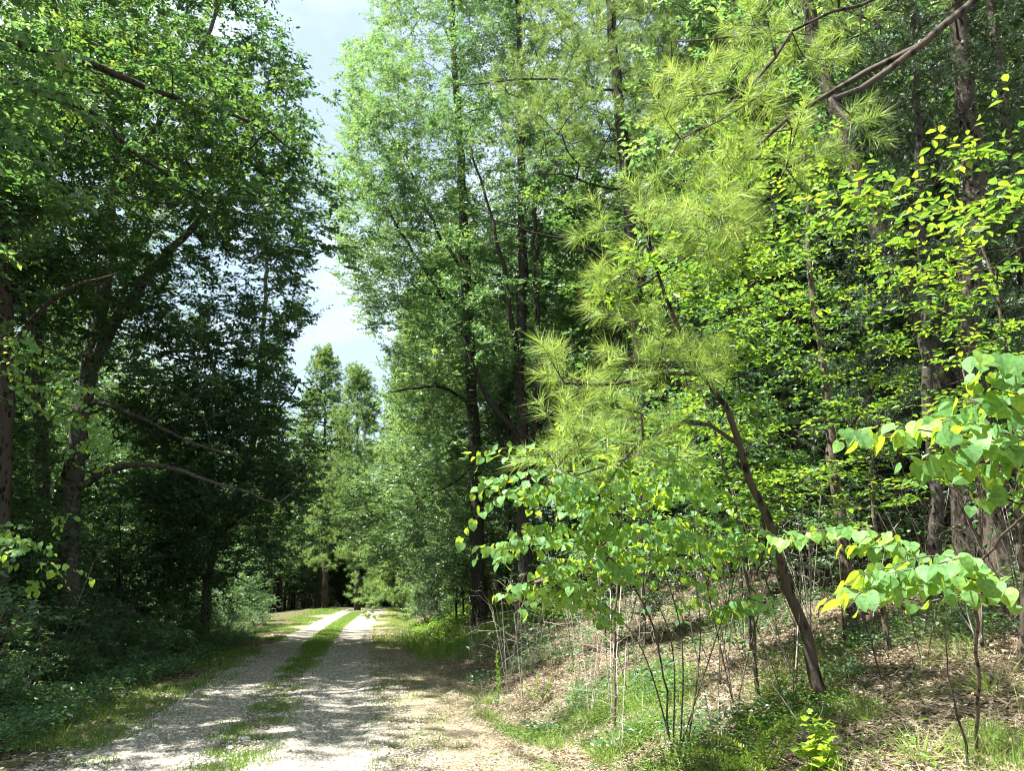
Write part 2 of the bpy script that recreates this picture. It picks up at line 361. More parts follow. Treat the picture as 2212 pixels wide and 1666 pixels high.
def quads_tris(tpl):
    """split a template's degenerate quads into true triangles"""
    v, f = tpl; q = [x for x in f if len(set(x)) == 4]; t = [tuple(dict.fromkeys(x)) for x in f if len(set(x)) == 3]
    return v, q, t
def leafparts(tpl, pos, Yd, Zd, L, Wd, tint, mat=0):
    X = nrm(np.cross(Yd, Zd)); Z = np.cross(X, Yd); v, q, t = quads_tris(tpl); s = np.stack([Wd, L, L], 1); out = []
    if q: a = inst(v, q, pos, X, Yd, Z, s, tint); out.append((*a, mat))
    if t: a = inst(v, t, pos, X, Yd, Z, s, tint); out.append((*a, mat))
    return out
TWIG = ([(1, 0, 0), (-.5, 0, .87), (-.5, 0, -.87), (0, 1, 0)], [(0, 1, 3), (1, 2, 3), (2, 0, 3)])
def subtwigs(rng, tips, dirs, m, L, spread=.9, flat=.5, back=.4, up=.1):
    N = len(tips) * m; p = np.repeat(tips, m, 0); d = np.repeat(dirs, m, 0)
    p = p - d * (rng.random((N, 1)) * L * back * 2)
    q = d * .7 + rng.normal(0, spread, (N, 3)); q[:, 2] = q[:, 2] * flat + up; q = nrm(q)
    ln = L * (.5 + rng.random(N) * .9)
    return p, q, ln
def twigmesh(rng, p, q, ln, r=.003, mat=1):
    Z = nrm(np.cross(q, rng.normal(0, 1, q.shape))); X = np.cross(q, Z); s = np.stack([np.full(len(p), r), ln, np.full(len(p), r)], 1)
    a = inst(*TWIG, p, X, q, Z, s, np.full(len(p), .5)); return (*a, mat)
def leaves_on(rng, p, q, ln, k, size, ratio, tpl=Q_LEAF, hang=.25, tilt=.55, tmean=.45, tvar=.22, clump=None, mat=0):
    N = len(p) * k; f = (np.tile(np.arange(k), len(p)) + .5 + rng.random(N) * .5) / k
    P0 = np.repeat(p, k, 0) + np.repeat(q, k, 0) * (np.repeat(ln, k) * f)[:, None]
    Q = np.repeat(q, k, 0); side = nrm(np.cross(Q, [0, 0, 1.]) + 1e-4); sg = np.where(np.tile(np.arange(k), len(p)) % 2, 1., -1.)[:, None]
    Y = nrm(Q * .75 + side * sg * .8 + rng.normal(0, .28, (N, 3)) - np.array([0, 0, hang]))
    Z = nrm(np.array([0, 0, 1.]) + rng.normal(0, tilt, (N, 3)))
    sz = size * (.6 + .7 * rng.random(N)); t0 = np.repeat(rng.normal(tmean, tvar * .7, len(p)), k)
    tint = np.clip(t0 + rng.normal(0, tvar * .6, N), 0, 1)
    return leafparts(tpl, P0, Y, Z, sz, sz * ratio, tint, mat)
NEED = ([(-.5, 0, 0), (.5, 0, 0), (0, 1, 0)], [(0, 1, 2)])
NEED2 = ([(-.5, 0, 0), (.5, 0, 0), (.4, .55, .04), (-.4, .55, .04), (0, 1, -.04)], [(0, 1, 2, 3), (3, 2, 4, 4)])
def needles(rng, p, q, ln, k, nl, wd, mat=0, cover=.5, spread=1.0, tmean=.5, tpl=NEED):
    """k needles round the outer part of each shoot p + q * ln"""
    N = len(p) * k; f = 1 - cover * rng.random(N) ** 1.2
    P0 = np.repeat(p, k, 0) + np.repeat(q, k, 0) * (np.repeat(ln, k) * f)[:, None]; Q = np.repeat(q, k, 0)
    rad = nrm(np.cross(Q, rng.normal(0, 1, (N, 3)))); a = (.25 + .95 * rng.random(N) * spread + (1 - f) * .5)[:, None]
    Y = nrm(Q * np.cos(a) + rad * np.sin(a) - np.array([0, 0, .10]))
    Z = nrm(rng.normal(0, 1, (N, 3))); L = nl * (.7 + .5 * rng.random(N)); t = np.clip(np.repeat(rng.normal(tmean, .16, len(p)), k) + rng.normal(0, .13, N), 0, 1)
    return leafparts(tpl, P0, Y, Z, L, np.full(N, wd), t, mat)
def clear(p):
    """ragged outline: keeps a crown out of the open strip of sky, with clump-sized irregularity"""
    q = project(p); a = np.where(q[:, 0] < 715, 1, -1)
    q[:, 0] += 70 * (vnoise(p[:, 2], p[:, 1], 1.1, 91) - .5) + 40 * (vnoise(p[:, 2] + 9, p[:, 1], .45, 92) - .5); return ~inpoly(q, GAP)
def gapfilter(T): return T[clear(T)]
def img_targets(rng, poly, Y0, Y1, nc, per, sig, filt=True):
    poly = np.asarray(poly, float); lo, hi = poly.min(0), poly.max(0); out = []
    while len(out) < nc:
        q = lo + rng.random((nc * 2, 2)) * (hi - lo); q = q[inpoly(q, poly)]
        for a in q: out.append(P(a[0], a[1], Y0 + (Y1 - Y0) * rng.random()))
    c = np.array(out[:nc]); T = np.repeat(c, per, 0) + rng.normal(0, 1, (nc * per, 3)) * np.array([sig, sig, sig * .5])
    T = T[(T[:, 2] > ground(T[:, 0], T[:, 1]) + .5) & ((T[:, 2] < 19.8 + rng.normal(0, .8, len(T))) | (T[:, 0] > -5.5 + .0 * T[:, 0]) | (T[:, 1] > 24.5))]
    return gapfilter(T) if filt else T
def ell_targets(rng, c, r, nc, per, sig, shell=.35):
    d = nrm(rng.normal(0, 1, (nc, 3))); s = (shell + (1 - shell) * rng.random((nc, 1)) ** .6)
    C = np.asarray(c) + d * s * np.asarray(r); return np.repeat(C, per, 0) + rng.normal(0, 1, (nc * per, 3)) * np.array([sig, sig, sig * .5])

def finish(tr, name, base, leafparts_, barkm, leafm, label, cat, group=None, tip=.006, min_r=0, extra_wood=None, trunk='trunk', crown='crown', big=10):
    base = np.asarray(base, float); e = empty(name, base)
    wp = tr.wood(tip, min_r, big) + (extra_wood or [])
    mesh_obj(trunk, wp, barkm, e, base, smooth=True)
    if leafparts_: mesh_obj(crown, leafparts_, leafm, e, base)
    return tag(e, label, cat, group)
def broadleaf(tr, m=5, L=.45, k=9, size=.11, ratio=.55, tpl=Q_LEAF, spread=.8, flat=.5, tmean=.42, tvar=.2, hang=.25, tilt=.55, up=.1, twr=.0035):
    rng = tr.rng; tips = np.array(tr.tips); dr = np.array(tr.tdir)
    p, q, ln = subtwigs(rng, tips, dr, m, L, spread, flat, up=up)
    end = p + q * ln[:, None]; keep = clear(end) if BASE_SHIFT is not None else np.ones(len(p), bool)
    p, q, ln = p[keep], q[keep], ln[keep]
    tw = twigmesh(rng, p, q, ln, twr, 0)
    return leaves_on(rng, p, q, ln, k, size, ratio, tpl, hang, tilt, tmean, tvar), [tw]
BASE_SHIFT = (0, 0, 0)
def pinecrown(tr, m=4, L=.3, k=26, nl=.17, wd=.006, up=.35, spread=.6, tmean=.5, cover=.5, sp=1.0, tpl=NEED):
    rng = tr.rng; tips = np.array(tr.tips); dr = np.array(tr.tdir)
    p, q, ln = subtwigs(rng, tips, dr, m, L, spread, .7, up=up)
    if BASE_SHIFT is not None:
        keep = clear(p + q * ln[:, None]); p, q, ln = p[keep], q[keep], ln[keep]
    return needles(rng, p, q, ln, k, nl, wd, cover=cover, spread=sp, tmean=tmean, tpl=tpl), [twigmesh(rng, p, q, ln, .004, 0)]

# ================================================================== THINGS
def base_at(px, Y):
    z = 0.0
    for _ in range(4):
        x = (px * S - 512) / FPX * (Y * cp + (z - 1.5) * sp_); z = G(x, Y)
    return np.array([x, Y, z - .06])
def line(pts, Y0=None):
    return [P(a[0], a[1], a[2] if len(a) > 2 else Y0) for a in pts]

# ---- the big oaks beside the lane
def oak(seed, bpx, Y, trunk, r0, r1, limbs, polys, label, zmin=3.0, name='oak_tree', bark='greybark', leaf='oak', lw=dict(), gkw=dict(), cat='tree', tipr=.006, group=None, base=None):
    tr = Tree(seed); b = base_at(bpx, Y) if base is None else np.array(base)
    tr.trunk([b] + line(trunk, Y), r0, r1, zmin=zmin, flare=.35)
    for l, a, c in limbs: tr.trunk(line(l, Y), a, c, .03)
    T = np.concatenate([img_targets(tr.rng, pl, y0, y1, nc, per, sg) for pl, y0, y1, nc, per, sg in polys])
    tr.grow(T, **gkw)
    lp, tw = broadleaf(tr, **lw)
    return finish(tr, name, b, lp, M[bark], M[leaf], label, cat, group, tip=tipr, extra_wood=tw)

oak(11, 150, 18, [(150, 1120), (165, 1000), (190, 800), (215, 690), (228, 600), (240, 400, 19), (260, 150, 19.5), (280, -250, 20)], .24, .06,
    [([(197, 780), (250, 700, 17.6), (330, 580, 17), (430, 470, 16.6), (560, 390, 16.4)], .16, .04),
     ([(165, 1060), (220, 1020, 17.5), (300, 1000, 17), (370, 1010, 17), (470, 1045, 17), (600, 1090, 17.5)], .085, .025),
     ([(195, 865, 18), (300, 900, 17), (400, 955, 16.5), (520, 990, 16.5)], .06, .02),
     ([(235, 450, 19), (300, 330, 18), (400, 180, 17), (480, 0, 17), (520, -200, 17)], .09, .03)],
    [([(100, -400), (630, -400), (660, 60), (690, 200), (710, 450), (715, 600), (660, 730), (600, 800), (450, 850), (200, 800), (80, 500)], 14, 20, 400, 3, .5),
     ([(240, 850), (600, 800), (640, 1000), (620, 1120), (300, 1080)], 18.2, 22, 120, 3, .5)],
    'big grey-barked oak forking low, its dark crown overhanging the lane beside the sky gap', lw=dict(m=6, k=12, size=.125, ratio=.5, L=.5, tpl=Q_LEAF, tilt=.7))
oak(12, -8, 13, [(-5, 1250), (4, 1000), (8, 850), (4, 600), (-5, 300), (-20, 0), (-40, -300)], .20, .06,
    [([(6, 800), (60, 690, 12.8), (150, 620, 12.5), (260, 590, 12.5)], .07, .02)],
    [([(-300, -300), (220, -300), (240, 300), (220, 640), (60, 760), (-300, 800)], 13.2, 17, 260, 3, .45)],
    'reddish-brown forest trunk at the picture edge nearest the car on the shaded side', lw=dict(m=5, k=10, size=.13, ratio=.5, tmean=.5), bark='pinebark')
oak(13, 440, 23, [(450, 1200), (500, 1110), (540, 1000), (560, 850), (570, 700), (580, 500)], .15, .05,
    [([(480, 1150), (570, 1080, 20.5), (660, 1010, 18.5)], .07, .03), ([(455, 1180), (380, 1050, 20), (330, 900, 18)], .06, .02), ([(540, 1000), (600, 900, 21), (650, 820, 19)], .05, .015), ([(540, 1000), (450, 880, 22), (380, 760, 22)], .07, .03)],
    [([(260, 820), (600, 760), (640, 850), (680, 1020), (668, 1190), (600, 1250), (400, 1210), (260, 1100)], 18.5, 27, 130, 3, .75), ([(120, 560), (660, 620), (650, 860), (200, 900)], 17, 23, 80, 3, .6), ([(250, 980), (560, 1080), (680, 1180), (560, 1290), (300, 1200)], 19, 25, 40, 3, .5)],
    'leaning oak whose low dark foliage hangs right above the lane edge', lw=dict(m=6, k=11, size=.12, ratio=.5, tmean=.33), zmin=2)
oak(14, 95, 21, [(95, 1100), (80, 700), (62, 440), (44, 250), (38, 100), (30, -250)], .21, .07,
    [([(62, 440), (150, 300, 20.5), (230, 200, 20)], .08, .03)],
    [([(-200, -300), (420, -300), (430, 300), (300, 620), (-200, 700)], 18, 25, 380, 3, .55)],
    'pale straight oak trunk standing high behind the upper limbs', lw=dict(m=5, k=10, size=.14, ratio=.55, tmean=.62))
# tree outside the frame whose two dark limbs cross the upper corner
tr = Tree(15); b = np.array([-12.2, 9.6, G(-12.2, 9.6) - .05])
tr.trunk([b, b + [.1, 0, 4], P(-260, 140, 9.8), P(-270, 20, 9.8), P(-250, -200, 9.8), P(-230, -500, 9.8)], .24, .08, zmin=4)
tr.trunk([P(-262, 60, 9.8), P(0, 85, 10.5), P(180, 130, 11), P(320, 195, 12), P(420, 222, 12.5), P(560, 268, 13), P(640, 330, 13)], .09, .02)
tr.trunk([P(-260, 140, 9.8), P(0, 165, 10.5), P(130, 215, 11), P(200, 240, 11.3), P(290, 330, 11.8), P(350, 370, 12.2), P(470, 440, 13)], .08, .02)
T = np.concatenate([img_targets(tr.rng, [(0, 60), (300, 120), (600, 180), (672, 420), (560, 520), (300, 430), (0, 300)], 11.8, 15, 120, 3, .35),
                    img_targets(tr.rng, [(-60, 370), (40, 370), (110, 420), (70, 500), (-60, 500)], 9, 9.6, 14, 3, .15)])
T = np.concatenate([T, ell_targets(tr.rng, (-8.6, 9.0, 14.8), (3.0, 4.8, 2.6), 60, 3, .5), ell_targets(tr.rng, (-8.6, 14.0, 19.2), (2.6, 4, 2), 22, 3, .5)])  # unseen high canopy, added above the frame to shade lane and verge
tr.grow(T); lp, tw = broadleaf(tr, m=4, k=9, size=.12, ratio=.55, tmean=.5)
finish(tr, 'oak_tree', b, lp, M['darkbark'], M['oak'], 'tree sending two long dark limbs across the top corner above the shaded side', 'tree', tip=.006, extra_wood=tw)

# ---- elms and pine in the middle
oak(21, 1035, 24, [(1030, 1150), (1028, 1000), (1018, 850), (1015, 740), (1005, 560), (1000, 400), (985, 200), (975, 0), (970, -300)], .235, .07,
    [([(1015, 740), (960, 650, 23.5), (880, 520, 23), (800, 400, 23)], .08, .02), ([(1006, 600), (930, 480, 23.5), (860, 300, 23)], .07, .02),
     ([(1022, 880), (960, 835, 22), (900, 838, 20), (835, 850, 19)], .06, .02), ([(1026, 1000), (980, 1050, 23), (900, 1080, 22)], .05, .015)],
    [([(750, -400), (1200, -400), (1200, 500), (1050, 900), (880, 1000), (820, 760), (750, 640), (715, 560), (695, 450), (695, 350), (725, 290), (728, 180), (740, 110), (800, 40)], 20.5, 29, 760, 3, .45),
     ([(728, 180), (760, 60), (860, -100), (900, 300), (900, 700), (790, 690), (735, 560), (705, 450)], 20, 28, 150, 3, .4),
     ([(720, 1080), (880, 980), (1020, 1000), (1010, 1260), (900, 1250), (800, 1200)], 21, 27, 130, 3, .4)],
    'tall straight elm with bare lower trunk standing at the foot of the bank', name='elm_tree', bark='darkbark', leaf='elm', lw=dict(m=6, k=11, size=.10, ratio=.5, L=.55, flat=.4, tmean=.5), zmin=2.2, gkw=dict(rise=.8))
oak(22, 1135, 21, [(1130, 1100), (1130, 960), (1124, 880), (1122, 760), (1130, 600), (1128, 450), (1125, 250), (1120, 0), (1100, -300)], .20, .06,
    [([(1132, 960), (1075, 895, 20.5), (1045, 850, 20.2), (1022, 790, 20), (990, 700, 20)], .09, .03),
     ([(1122, 790), (1105, 690, 20.6), (1085, 560, 20.4), (1050, 430, 20.2), (1018, 320, 20)], .085, .03),
     ([(1134, 1020), (1160, 900, 20.5), (1166, 760, 20.3), (1156, 640, 20.2), (1150, 500, 20), (1166, 380, 20), (1180, 150, 20)], .10, .03)],
    [([(960, -400), (1450, -400), (1420, 300), (1330, 700), (1230, 880), (1080, 900), (950, 700), (960, 300)], 19.4, 26, 580, 3, .45)],
    'several-stemmed dark elm dividing at chest height behind the heart-leaved shrub', name='elm_tree', bark='darkbark', leaf='elm', lw=dict(m=6, k=11, size=.10, ratio=.5, L=.5, flat=.4, tmean=.42), zmin=2.6, gkw=dict(rise=.8))

def pine(seed, bpx, Y, trunk, r0, r1, limbs, polys, label, dead=0, name='pine_tree', bark='pinebark', leaf='farpine', kw=dict(), zmin=3, group=None, base=None, gkw=dict(rise=.25, w=.6, arc=.12), deadpoly=None, flare=.3, ell=None):
    tr = Tree(seed); b = base_at(bpx, Y) if base is None else np.asarray(base, float)
    tr.trunk([b] + [p if len(p) == 3 and isinstance(p, np.ndarray) else P(p[0], p[1], p[2] if len(p) > 2 else Y) for p in trunk], r0, r1, zmin=zmin, flare=flare)
    for l, a, c in limbs: tr.trunk(line(l, Y), a, c, .03)
    if deadpoly is not None: tr.grow(img_targets(tr.rng, *deadpoly), rise=.1, w=.3, arc=.25, jit=.12, leafy=False)
    T = [img_targets(tr.rng, *p) for p in polys] + ([gapfilter(ell_targets(tr.rng, *e)) for e in ell] if ell else [])
    tr.grow(np.concatenate(T), **gkw)
    lp, tw = pinecrown(tr, **kw)
    return finish(tr, name, b, lp, M[bark], M[leaf], label, 'tree', group, tip=.007, extra_wood=tw)
FP = dict(m=5, k=30, nl=.17, wd=.011, L=.32)
pine(31, 1405, 16, [(1400, 1100), (1385, 800), (1375, 650), (1355, 430), (1345, 300), (1330, 150), (1318, 0), (1300, -300)], .19, .09,
     [([(1345, 590), (1250, 525, 15), (1150, 500, 14.5), (1050, 470, 14)], .045, .012), ([(1342, 420), (1240, 380, 15.5), (1140, 375, 15.2)], .035, .012), ([(1330, 200), (1200, 165, 15.5), (1080, 175, 15.2), (960, 190, 15)], .035, .01)],
     [([(1180, -400), (1560, -400), (1520, 100), (1420, 260), (1240, 260), (1130, 120)], 13, 19, 230, 3, .4), ([(1050, 120), (1330, 150), (1330, 420), (1100, 330)], 14, 17, 34, 3, .3)],
     'dark tall pine with long bare arching limbs between elm and sunlit needles', bark='darkbark', kw=FP, zmin=6, deadpoly=([(1180, 250), (1520, 200), (1500, 700), (1200, 700)], 14, 18, 40, 2, .4))
pine(32, 1700, 15, [(1697, 1100), (1690, 1000), (1650, 700), (1610, 400), (1575, 100), (1550, -300)], .17, .08, [],
     [([(1400, -400), (1800, -400), (1760, 100), (1640, 330), (1450, 300), (1400, 50)], 13, 19, 210, 3, .4)],
     'upright pine just uphill of the leaning young pine, its trunk dark and plated', kw=FP, zmin=6, deadpoly=([(1500, 300), (1800, 300), (1800, 800), (1500, 800)], 13.5, 17, 40, 2, .4))
pine(33, 1518, 17.5, [(1510, 1100), (1498, 900), (1470, 500), (1440, 0), (1425, -300)], .13, .06, [],
     [([(1350, -400), (1620, -400), (1600, 200), (1500, 420), (1360, 400)], 15, 21, 160, 3, .4)],
     'slim pine trunk rising behind the heart-leaved shrub', kw=FP, zmin=6, deadpoly=([(1400, 400), (1620, 400), (1600, 900), (1400, 900)], 16, 19, 30, 2, .4))
pine(34, 2090, 10.5, [(2075, 1000), (2030, 800), (1985, 690), (1940, 590), (1870, 430), (1815, 290), (1788, 180), (1745, 30), (1690, -250)], .165, .09, [],
     [([(1650, -500), (1950, -500), (1930, -50), (1800, 120), (1660, 60)], 8.5, 13, 60, 3, .35)],
     'thick crooked pine leaning out from the hillside above the cedar', kw=FP, zmin=5, deadpoly=([(1700, 0), (2000, 0), (2100, 500), (1800, 500)], 8.5, 12, 40, 2, .3))
pine(35, 2165, 10.2, [(2150, 1100), (2120, 950), (2085, 780), (2098, 560), (2110, 400), (2085, 200), (2050, -100), (2020, -400)], .20, .10, [],
     [([(1950, -500), (2300, -500), (2300, -50), (2000, -50)], 8, 13, 60, 3, .35)],
     'stoutest pine trunk, dark and broad, at the edge of the slope behind pale twigs', kw=FP, zmin=6, deadpoly=([(1950, 0), (2212, 0), (2212, 700), (2000, 700)], 8.5, 12, 40, 2, .3))

for k_, (bx_, Y_, tl_, r_, lb_) in enumerate([
    (1985, 13, [(1965, 900), (1925, 400), (1890, 0), (1860, -350)], .10, 'slender dark pine between the pale sapling and the thick crooked one'),
    (2110, 14.5, [(2080, 900), (2010, 400), (1965, 0), (1935, -350)], .11, 'slender pine leaning behind the dark cedar'),
    (2290, 12.5, [(2260, 900), (2190, 400), (2140, 0), (2100, -350)], .13, 'dark pine trunk crossing the top corner above the large heart leaves'),
    (1860, 16, [(1840, 900), (1800, 400), (1772, 0), (1750, -350)], .10, 'straight slim pine rising just behind the pale-barked sapling'),
    (1600, 20, [(1590, 900), (1555, 300), (1530, -300)], .10, 'thin pine trunk between the needle tufts and the upright plated pine')]):
    pine(360 + k_, bx_, Y_, tl_, r_, r_ * .5, [], [([(tl_[-1][0] - 130, -420), (tl_[-1][0] + 170, -420), (tl_[-1][0] + 150, 0), (tl_[-1][0] - 60, 60)], Y_ - 2, Y_ + 2.5, 34, 3, .4)], lb_, kw=FP, zmin=5,
         deadpoly=([(tl_[-2][0] - 100, -50), (tl_[-2][0] + 140, -50), (tl_[0][0] + 80, 800), (tl_[0][0] - 120, 800)], Y_ - 1.5, Y_ + 1.5, 34, 2, .4))
# ---- distant young pines lit by the sun along the lane
def youngpine(seed, bpx, Y, toppy, rad, label, low=.15, n=110, lean=0, kw=dict(), name='pine_tree', group=None):
    tr = Tree(seed, seg=.4); b = base_at(bpx, Y); top = P(bpx + lean, toppy, Y); H = top[2] - b[2]
    tr.trunk([b, b * .6 + top * .4, top], .013 * H, .02)
    z = low + (1 - low) * tr.rng.random(n) ** .9; a = tr.rng.random(n) * 6.283; r = rad * (1 - z) ** .7 * (.35 + .65 * tr.rng.random(n) ** .5) + .15
    c = b + (top - b) * z[:, None] + np.stack([np.cos(a) * r, np.sin(a) * r, 0 * r], 1)
    T = np.repeat(c, 3, 0) + tr.rng.normal(0, .3, (n * 3, 3)); tr.grow(T, rise=.35, w=.5)
    k = dict(m=5, k=26, nl=.24, wd=.028, L=.4, up=.5); k.update(kw)
    lp, tw = pinecrown(tr, **k)
    return finish(tr, name, b, lp, M['pinebark'], M['farpine'], label, 'tree', group, extra_wood=tw)
BASE_SHIFT = None
youngpine(41, 702, 62, 760, 4.8, 'round-topped pine standing alone in the sky gap at the end of the lane', n=330)
youngpine(46, 772, 56, 800, 4.2, 'bushy pine filling the foot of the sky gap beside the round-topped one', n=300)
BASE_SHIFT = (0, 0, 0)
youngpine(42, 905, 46, 640, 3.8, 'sunlit pale green pine right of the sky gap, farthest along the lane', low=.01, n=330)
youngpine(43, 945, 35, 560, 3.2, 'sunlit feathery pine between the sky gap and the straight elm', low=.02, n=330)
youngpine(44, 985, 40, 420, 3.4, 'pale green pine seen just behind the straight elm trunk', low=.1, n=300)
youngpine(45, 862, 62, 860, 3.0, 'small sunny pine where the lane disappears', low=.01, n=240)

# ---- near pine: leaning young pine with starry needle tufts
NP = dict(m=3, k=62, nl=.175, wd=.005, L=.24, up=.35, cover=.6, sp=1.05, tpl=NEED)
pine(51, 1780, 7.0, [(1745, 1400, 7), (1715, 1300, 6.9), (1690, 1200, 6.8), (1650, 1090, 6.6), (1590, 950, 6.4), (1550, 860, 6.2), (1520, 800, 6.1), (1480, 735, 6.0), (1440, 640, 5.9), (1405, 560, 5.8), (1390, 480, 5.7)], .056, .008,
     [([(1590, 950, 6.4), (1520, 900, 6.1), (1440, 930, 5.8), (1330, 1000, 5.6), (1240, 1030, 5.5)], .022, .008), ([(1530, 820, 6.1), (1440, 800, 5.9), (1330, 830, 5.7), (1220, 830, 5.6)], .018, .007)],
     [([(1190, 770), (1590, 755), (1600, 830), (1400, 900), (1200, 870)], 5.4, 6.4, 26, 1, .1), ([(1290, 400), (1450, 400), (1480, 560), (1330, 640), (1290, 540)], 5.3, 6.2, 13, 1, .1),
      ([(1300, 560), (1430, 560), (1450, 700), (1310, 720)], 5.4, 6.2, 5, 1, .1), ([(1180, 900), (1440, 880), (1480, 950), (1330, 1050), (1190, 1010)], 5.2, 6.1, 17, 1, .1)],
     'thin young pine leaning over the bank with starry bright needle tufts', kw=NP, name='young_pine', leaf='pine', zmin=2.2, flare=.2, gkw=dict(rise=.3, w=.4, arc=.05), deadpoly=([(1600, 1150), (1760, 1150), (1780, 1400), (1650, 1400)], 6.5, 7.4, 8, 1, .1))
pine(52, 0, 6.5, [np.array([5.6, 6.6, 5.0]), P(2450, -300, 6.0), P(2400, -700, 6.0)], .17, .08,
     [([(2430, -280, 6.0), (2150, -40, 5.3), (2040, 60, 5.2), (1930, 140, 5.1), (1830, 205, 5.05), (1795, 215, 5.0)], .055, .022),
      ([(1975, 105, 5.15), (1850, 150, 5.2), (1740, 230, 5.3), (1640, 300, 5.4), (1540, 420, 5.5)], .025, .008),
      ([(2430, -300, 6.0), (2000, -60, 5.6), (1850, 20, 5.5), (1700, 60, 5.5), (1560, 80, 5.6), (1450, 90, 5.8)], .035, .008),
      ([(1700, 60, 5.5), (1640, 160, 5.4), (1560, 250, 5.4), (1470, 300, 5.4)], .016, .007)],
     [([(1430, 70), (1560, 60), (1860, 60), (1850, 250), (1760, 330), (1640, 480), (1560, 620), (1450, 460), (1420, 260)], 4.8, 6.0, 52, 1, .1),
      ([(1440, 330), (1600, 300), (1620, 560), (1500, 600)], 4.8, 5.8, 15, 1, .1)],
     'pine outside the view whose broken limb and long bright needles hang over the slope', kw=NP, name='overhanging_pine', leaf='pine', base=(5.4, 6.8, G(5.4, 6.8) - .05), zmin=4, gkw=dict(rise=.15, w=.3, arc=.05)) 

# ---- cedars
def cedar(seed, bpx, Y, trunk, r, polys, label, n=None, kw=None):
    tr = Tree(seed); b = base_at(bpx, Y); tr.trunk([b] + line(trunk, Y), r, .03)
    T = np.concatenate([img_targets(tr.rng, *p) for p in polys]); tr.grow(T, rise=.4, w=.5)
    rng = tr.rng; p, q, ln = subtwigs(rng, np.array(tr.tips), np.array(tr.tdir), 9, .3, .8, .6)
    p2 = np.repeat(p, 4, 0) + np.repeat(q * ln[:, None], 4, 0) * rng.random((len(p) * 4, 1)); q2 = nrm(np.repeat(q, 4, 0) + rng.normal(0, .6, (len(p) * 4, 3)))
    lp = needles(rng, p2, q2, np.full(len(p2), .09), 7, .06, .016, cover=1, spread=.7, tmean=.45)
    return finish(tr, 'cedar_tree', b, lp, M['darkbark'], M['cedar'], label, 'tree', extra_wood=[twigmesh(rng, p, q, ln, .003, 0)])
cedar(61, 2020, 9.6, [(2010, 900), (1990, 500), (1975, 100), (1960, -200)], .09, [([(1850, -100), (2250, -100), (2250, 800), (2080, 950), (1880, 800), (1830, 420)], 8.8, 13, 150, 3, .4)],
      'dark cedar with fine scaly sprays filling the upper slope behind the bright saplings')
cedar(62, 1880, 12, [(1880, 1000), (1880, 700), (1870, 350)], .07, [([(1760, 300), (1960, 300), (2000, 800), (1950, 1000), (1750, 950)], 11, 14, 110, 3, .3)],
      'narrower cedar farther uphill between the pale sapling and the thick crooked pine')
cedar(63, 985, 29, [(985, 1250), (985, 1150)], .05, [([(900, 1150), (1060, 1150), (1080, 1320), (900, 1320)], 27, 31, 60, 3, .35)],
      'low grey-green cedar beside the straight elm base')

# ---- bright understory saplings
LW = dict(m=6, k=8, size=.078, ratio=.56, L=.40, tpl=OVAL, flat=.14, tilt=.5, tmean=.36, tvar=.28, hang=.12, twr=.002)
def sapling(seed, bpx, Y, trunk, r0, limbs, polys, label, kw=LW, leaf='lime', bark='tanbark', name='sapling', gkw=dict(rise=.5, w=.4, arc=.1), zmin=1.4, r1=.008, base=None, cat='sapling'):
    tr = Tree(seed, seg=.2); b = base_at(bpx, Y) if base is None else np.asarray(base, float); tr.trunk([b] + line(trunk, Y), r0, r1, wob=.012, zmin=zmin, flare=.15)
    for l, a, c in limbs: tr.trunk(line(l, Y), a, c, .012)
    T = np.concatenate([img_targets(tr.rng, *p) for p in polys]); tr.grow(T, **gkw)
    lp, tw = broadleaf(tr, **kw)
    return finish(tr, name, b, lp, M[bark], M[leaf], label, cat, tip=.0035, extra_wood=tw, trunk='stem', crown='foliage')
sapling(71, 1840, 9.0, [(1832, 1280), (1825, 1180), (1795, 1000), (1785, 820), (1765, 700), (1750, 600), (1742, 450), (1738, 250)], .085,
        [([(1795, 1000), (1850, 900, 8.6), (1900, 830, 8.3)], .025, .01), ([(1765, 700), (1680, 640, 8.4), (1560, 600, 8)], .025, .008)],
        [([(1620, 560), (1980, 540), (1990, 720), (1900, 960), (1640, 980), (1600, 760)], 7.2, 9.4, 37, 1, .2), ([(1560, 300), (1760, 290), (1900, 430), (1700, 560), (1560, 480)], 7, 9, 24, 1, .2)],
        'pale-barked straight sapling with layered yellow-green leaves, uphill of the leaning pine')
sapling(72, 1640, 7.6, [(1625, 1330), (1600, 1150), (1560, 980), (1500, 800), (1440, 660)], .02, [],
        [([(1310, 600), (1640, 580), (1650, 720), (1560, 760), (1400, 720)], 5.6, 6.8, 16, 1, .16), ([(1430, 470), (1650, 470), (1700, 560), (1500, 600)], 5.6, 7, 6, 1, .15), ([(1440, 780), (1700, 740), (1720, 900), (1480, 980)], 6.6, 7.4, 14, 1, .15)],
        'arching sapling with flat sprays of yellow leaves touching the needle tufts')
sapling(73, 2210, 6.4, [(2200, 1000), (2170, 700), (2120, 520), (2060, 420)], .03, [],
        [([(1760, 400), (1900, 330), (2212, 380), (2240, 560), (2000, 600), (1800, 520)], 4.3, 5.6, 13, 1, .14), ([(2040, 300), (2110, 290), (2120, 370), (2040, 380)], 4.8, 5.2, 3, 1, .07), ([(1820, 560), (2212, 560), (2212, 700), (1900, 700)], 5, 6.5, 5, 1, .15)],
        'tall sapling bearing a spray of yellow leaves across the dark cedar', kw=dict(LW, m=4, size=.085, tmean=.40))
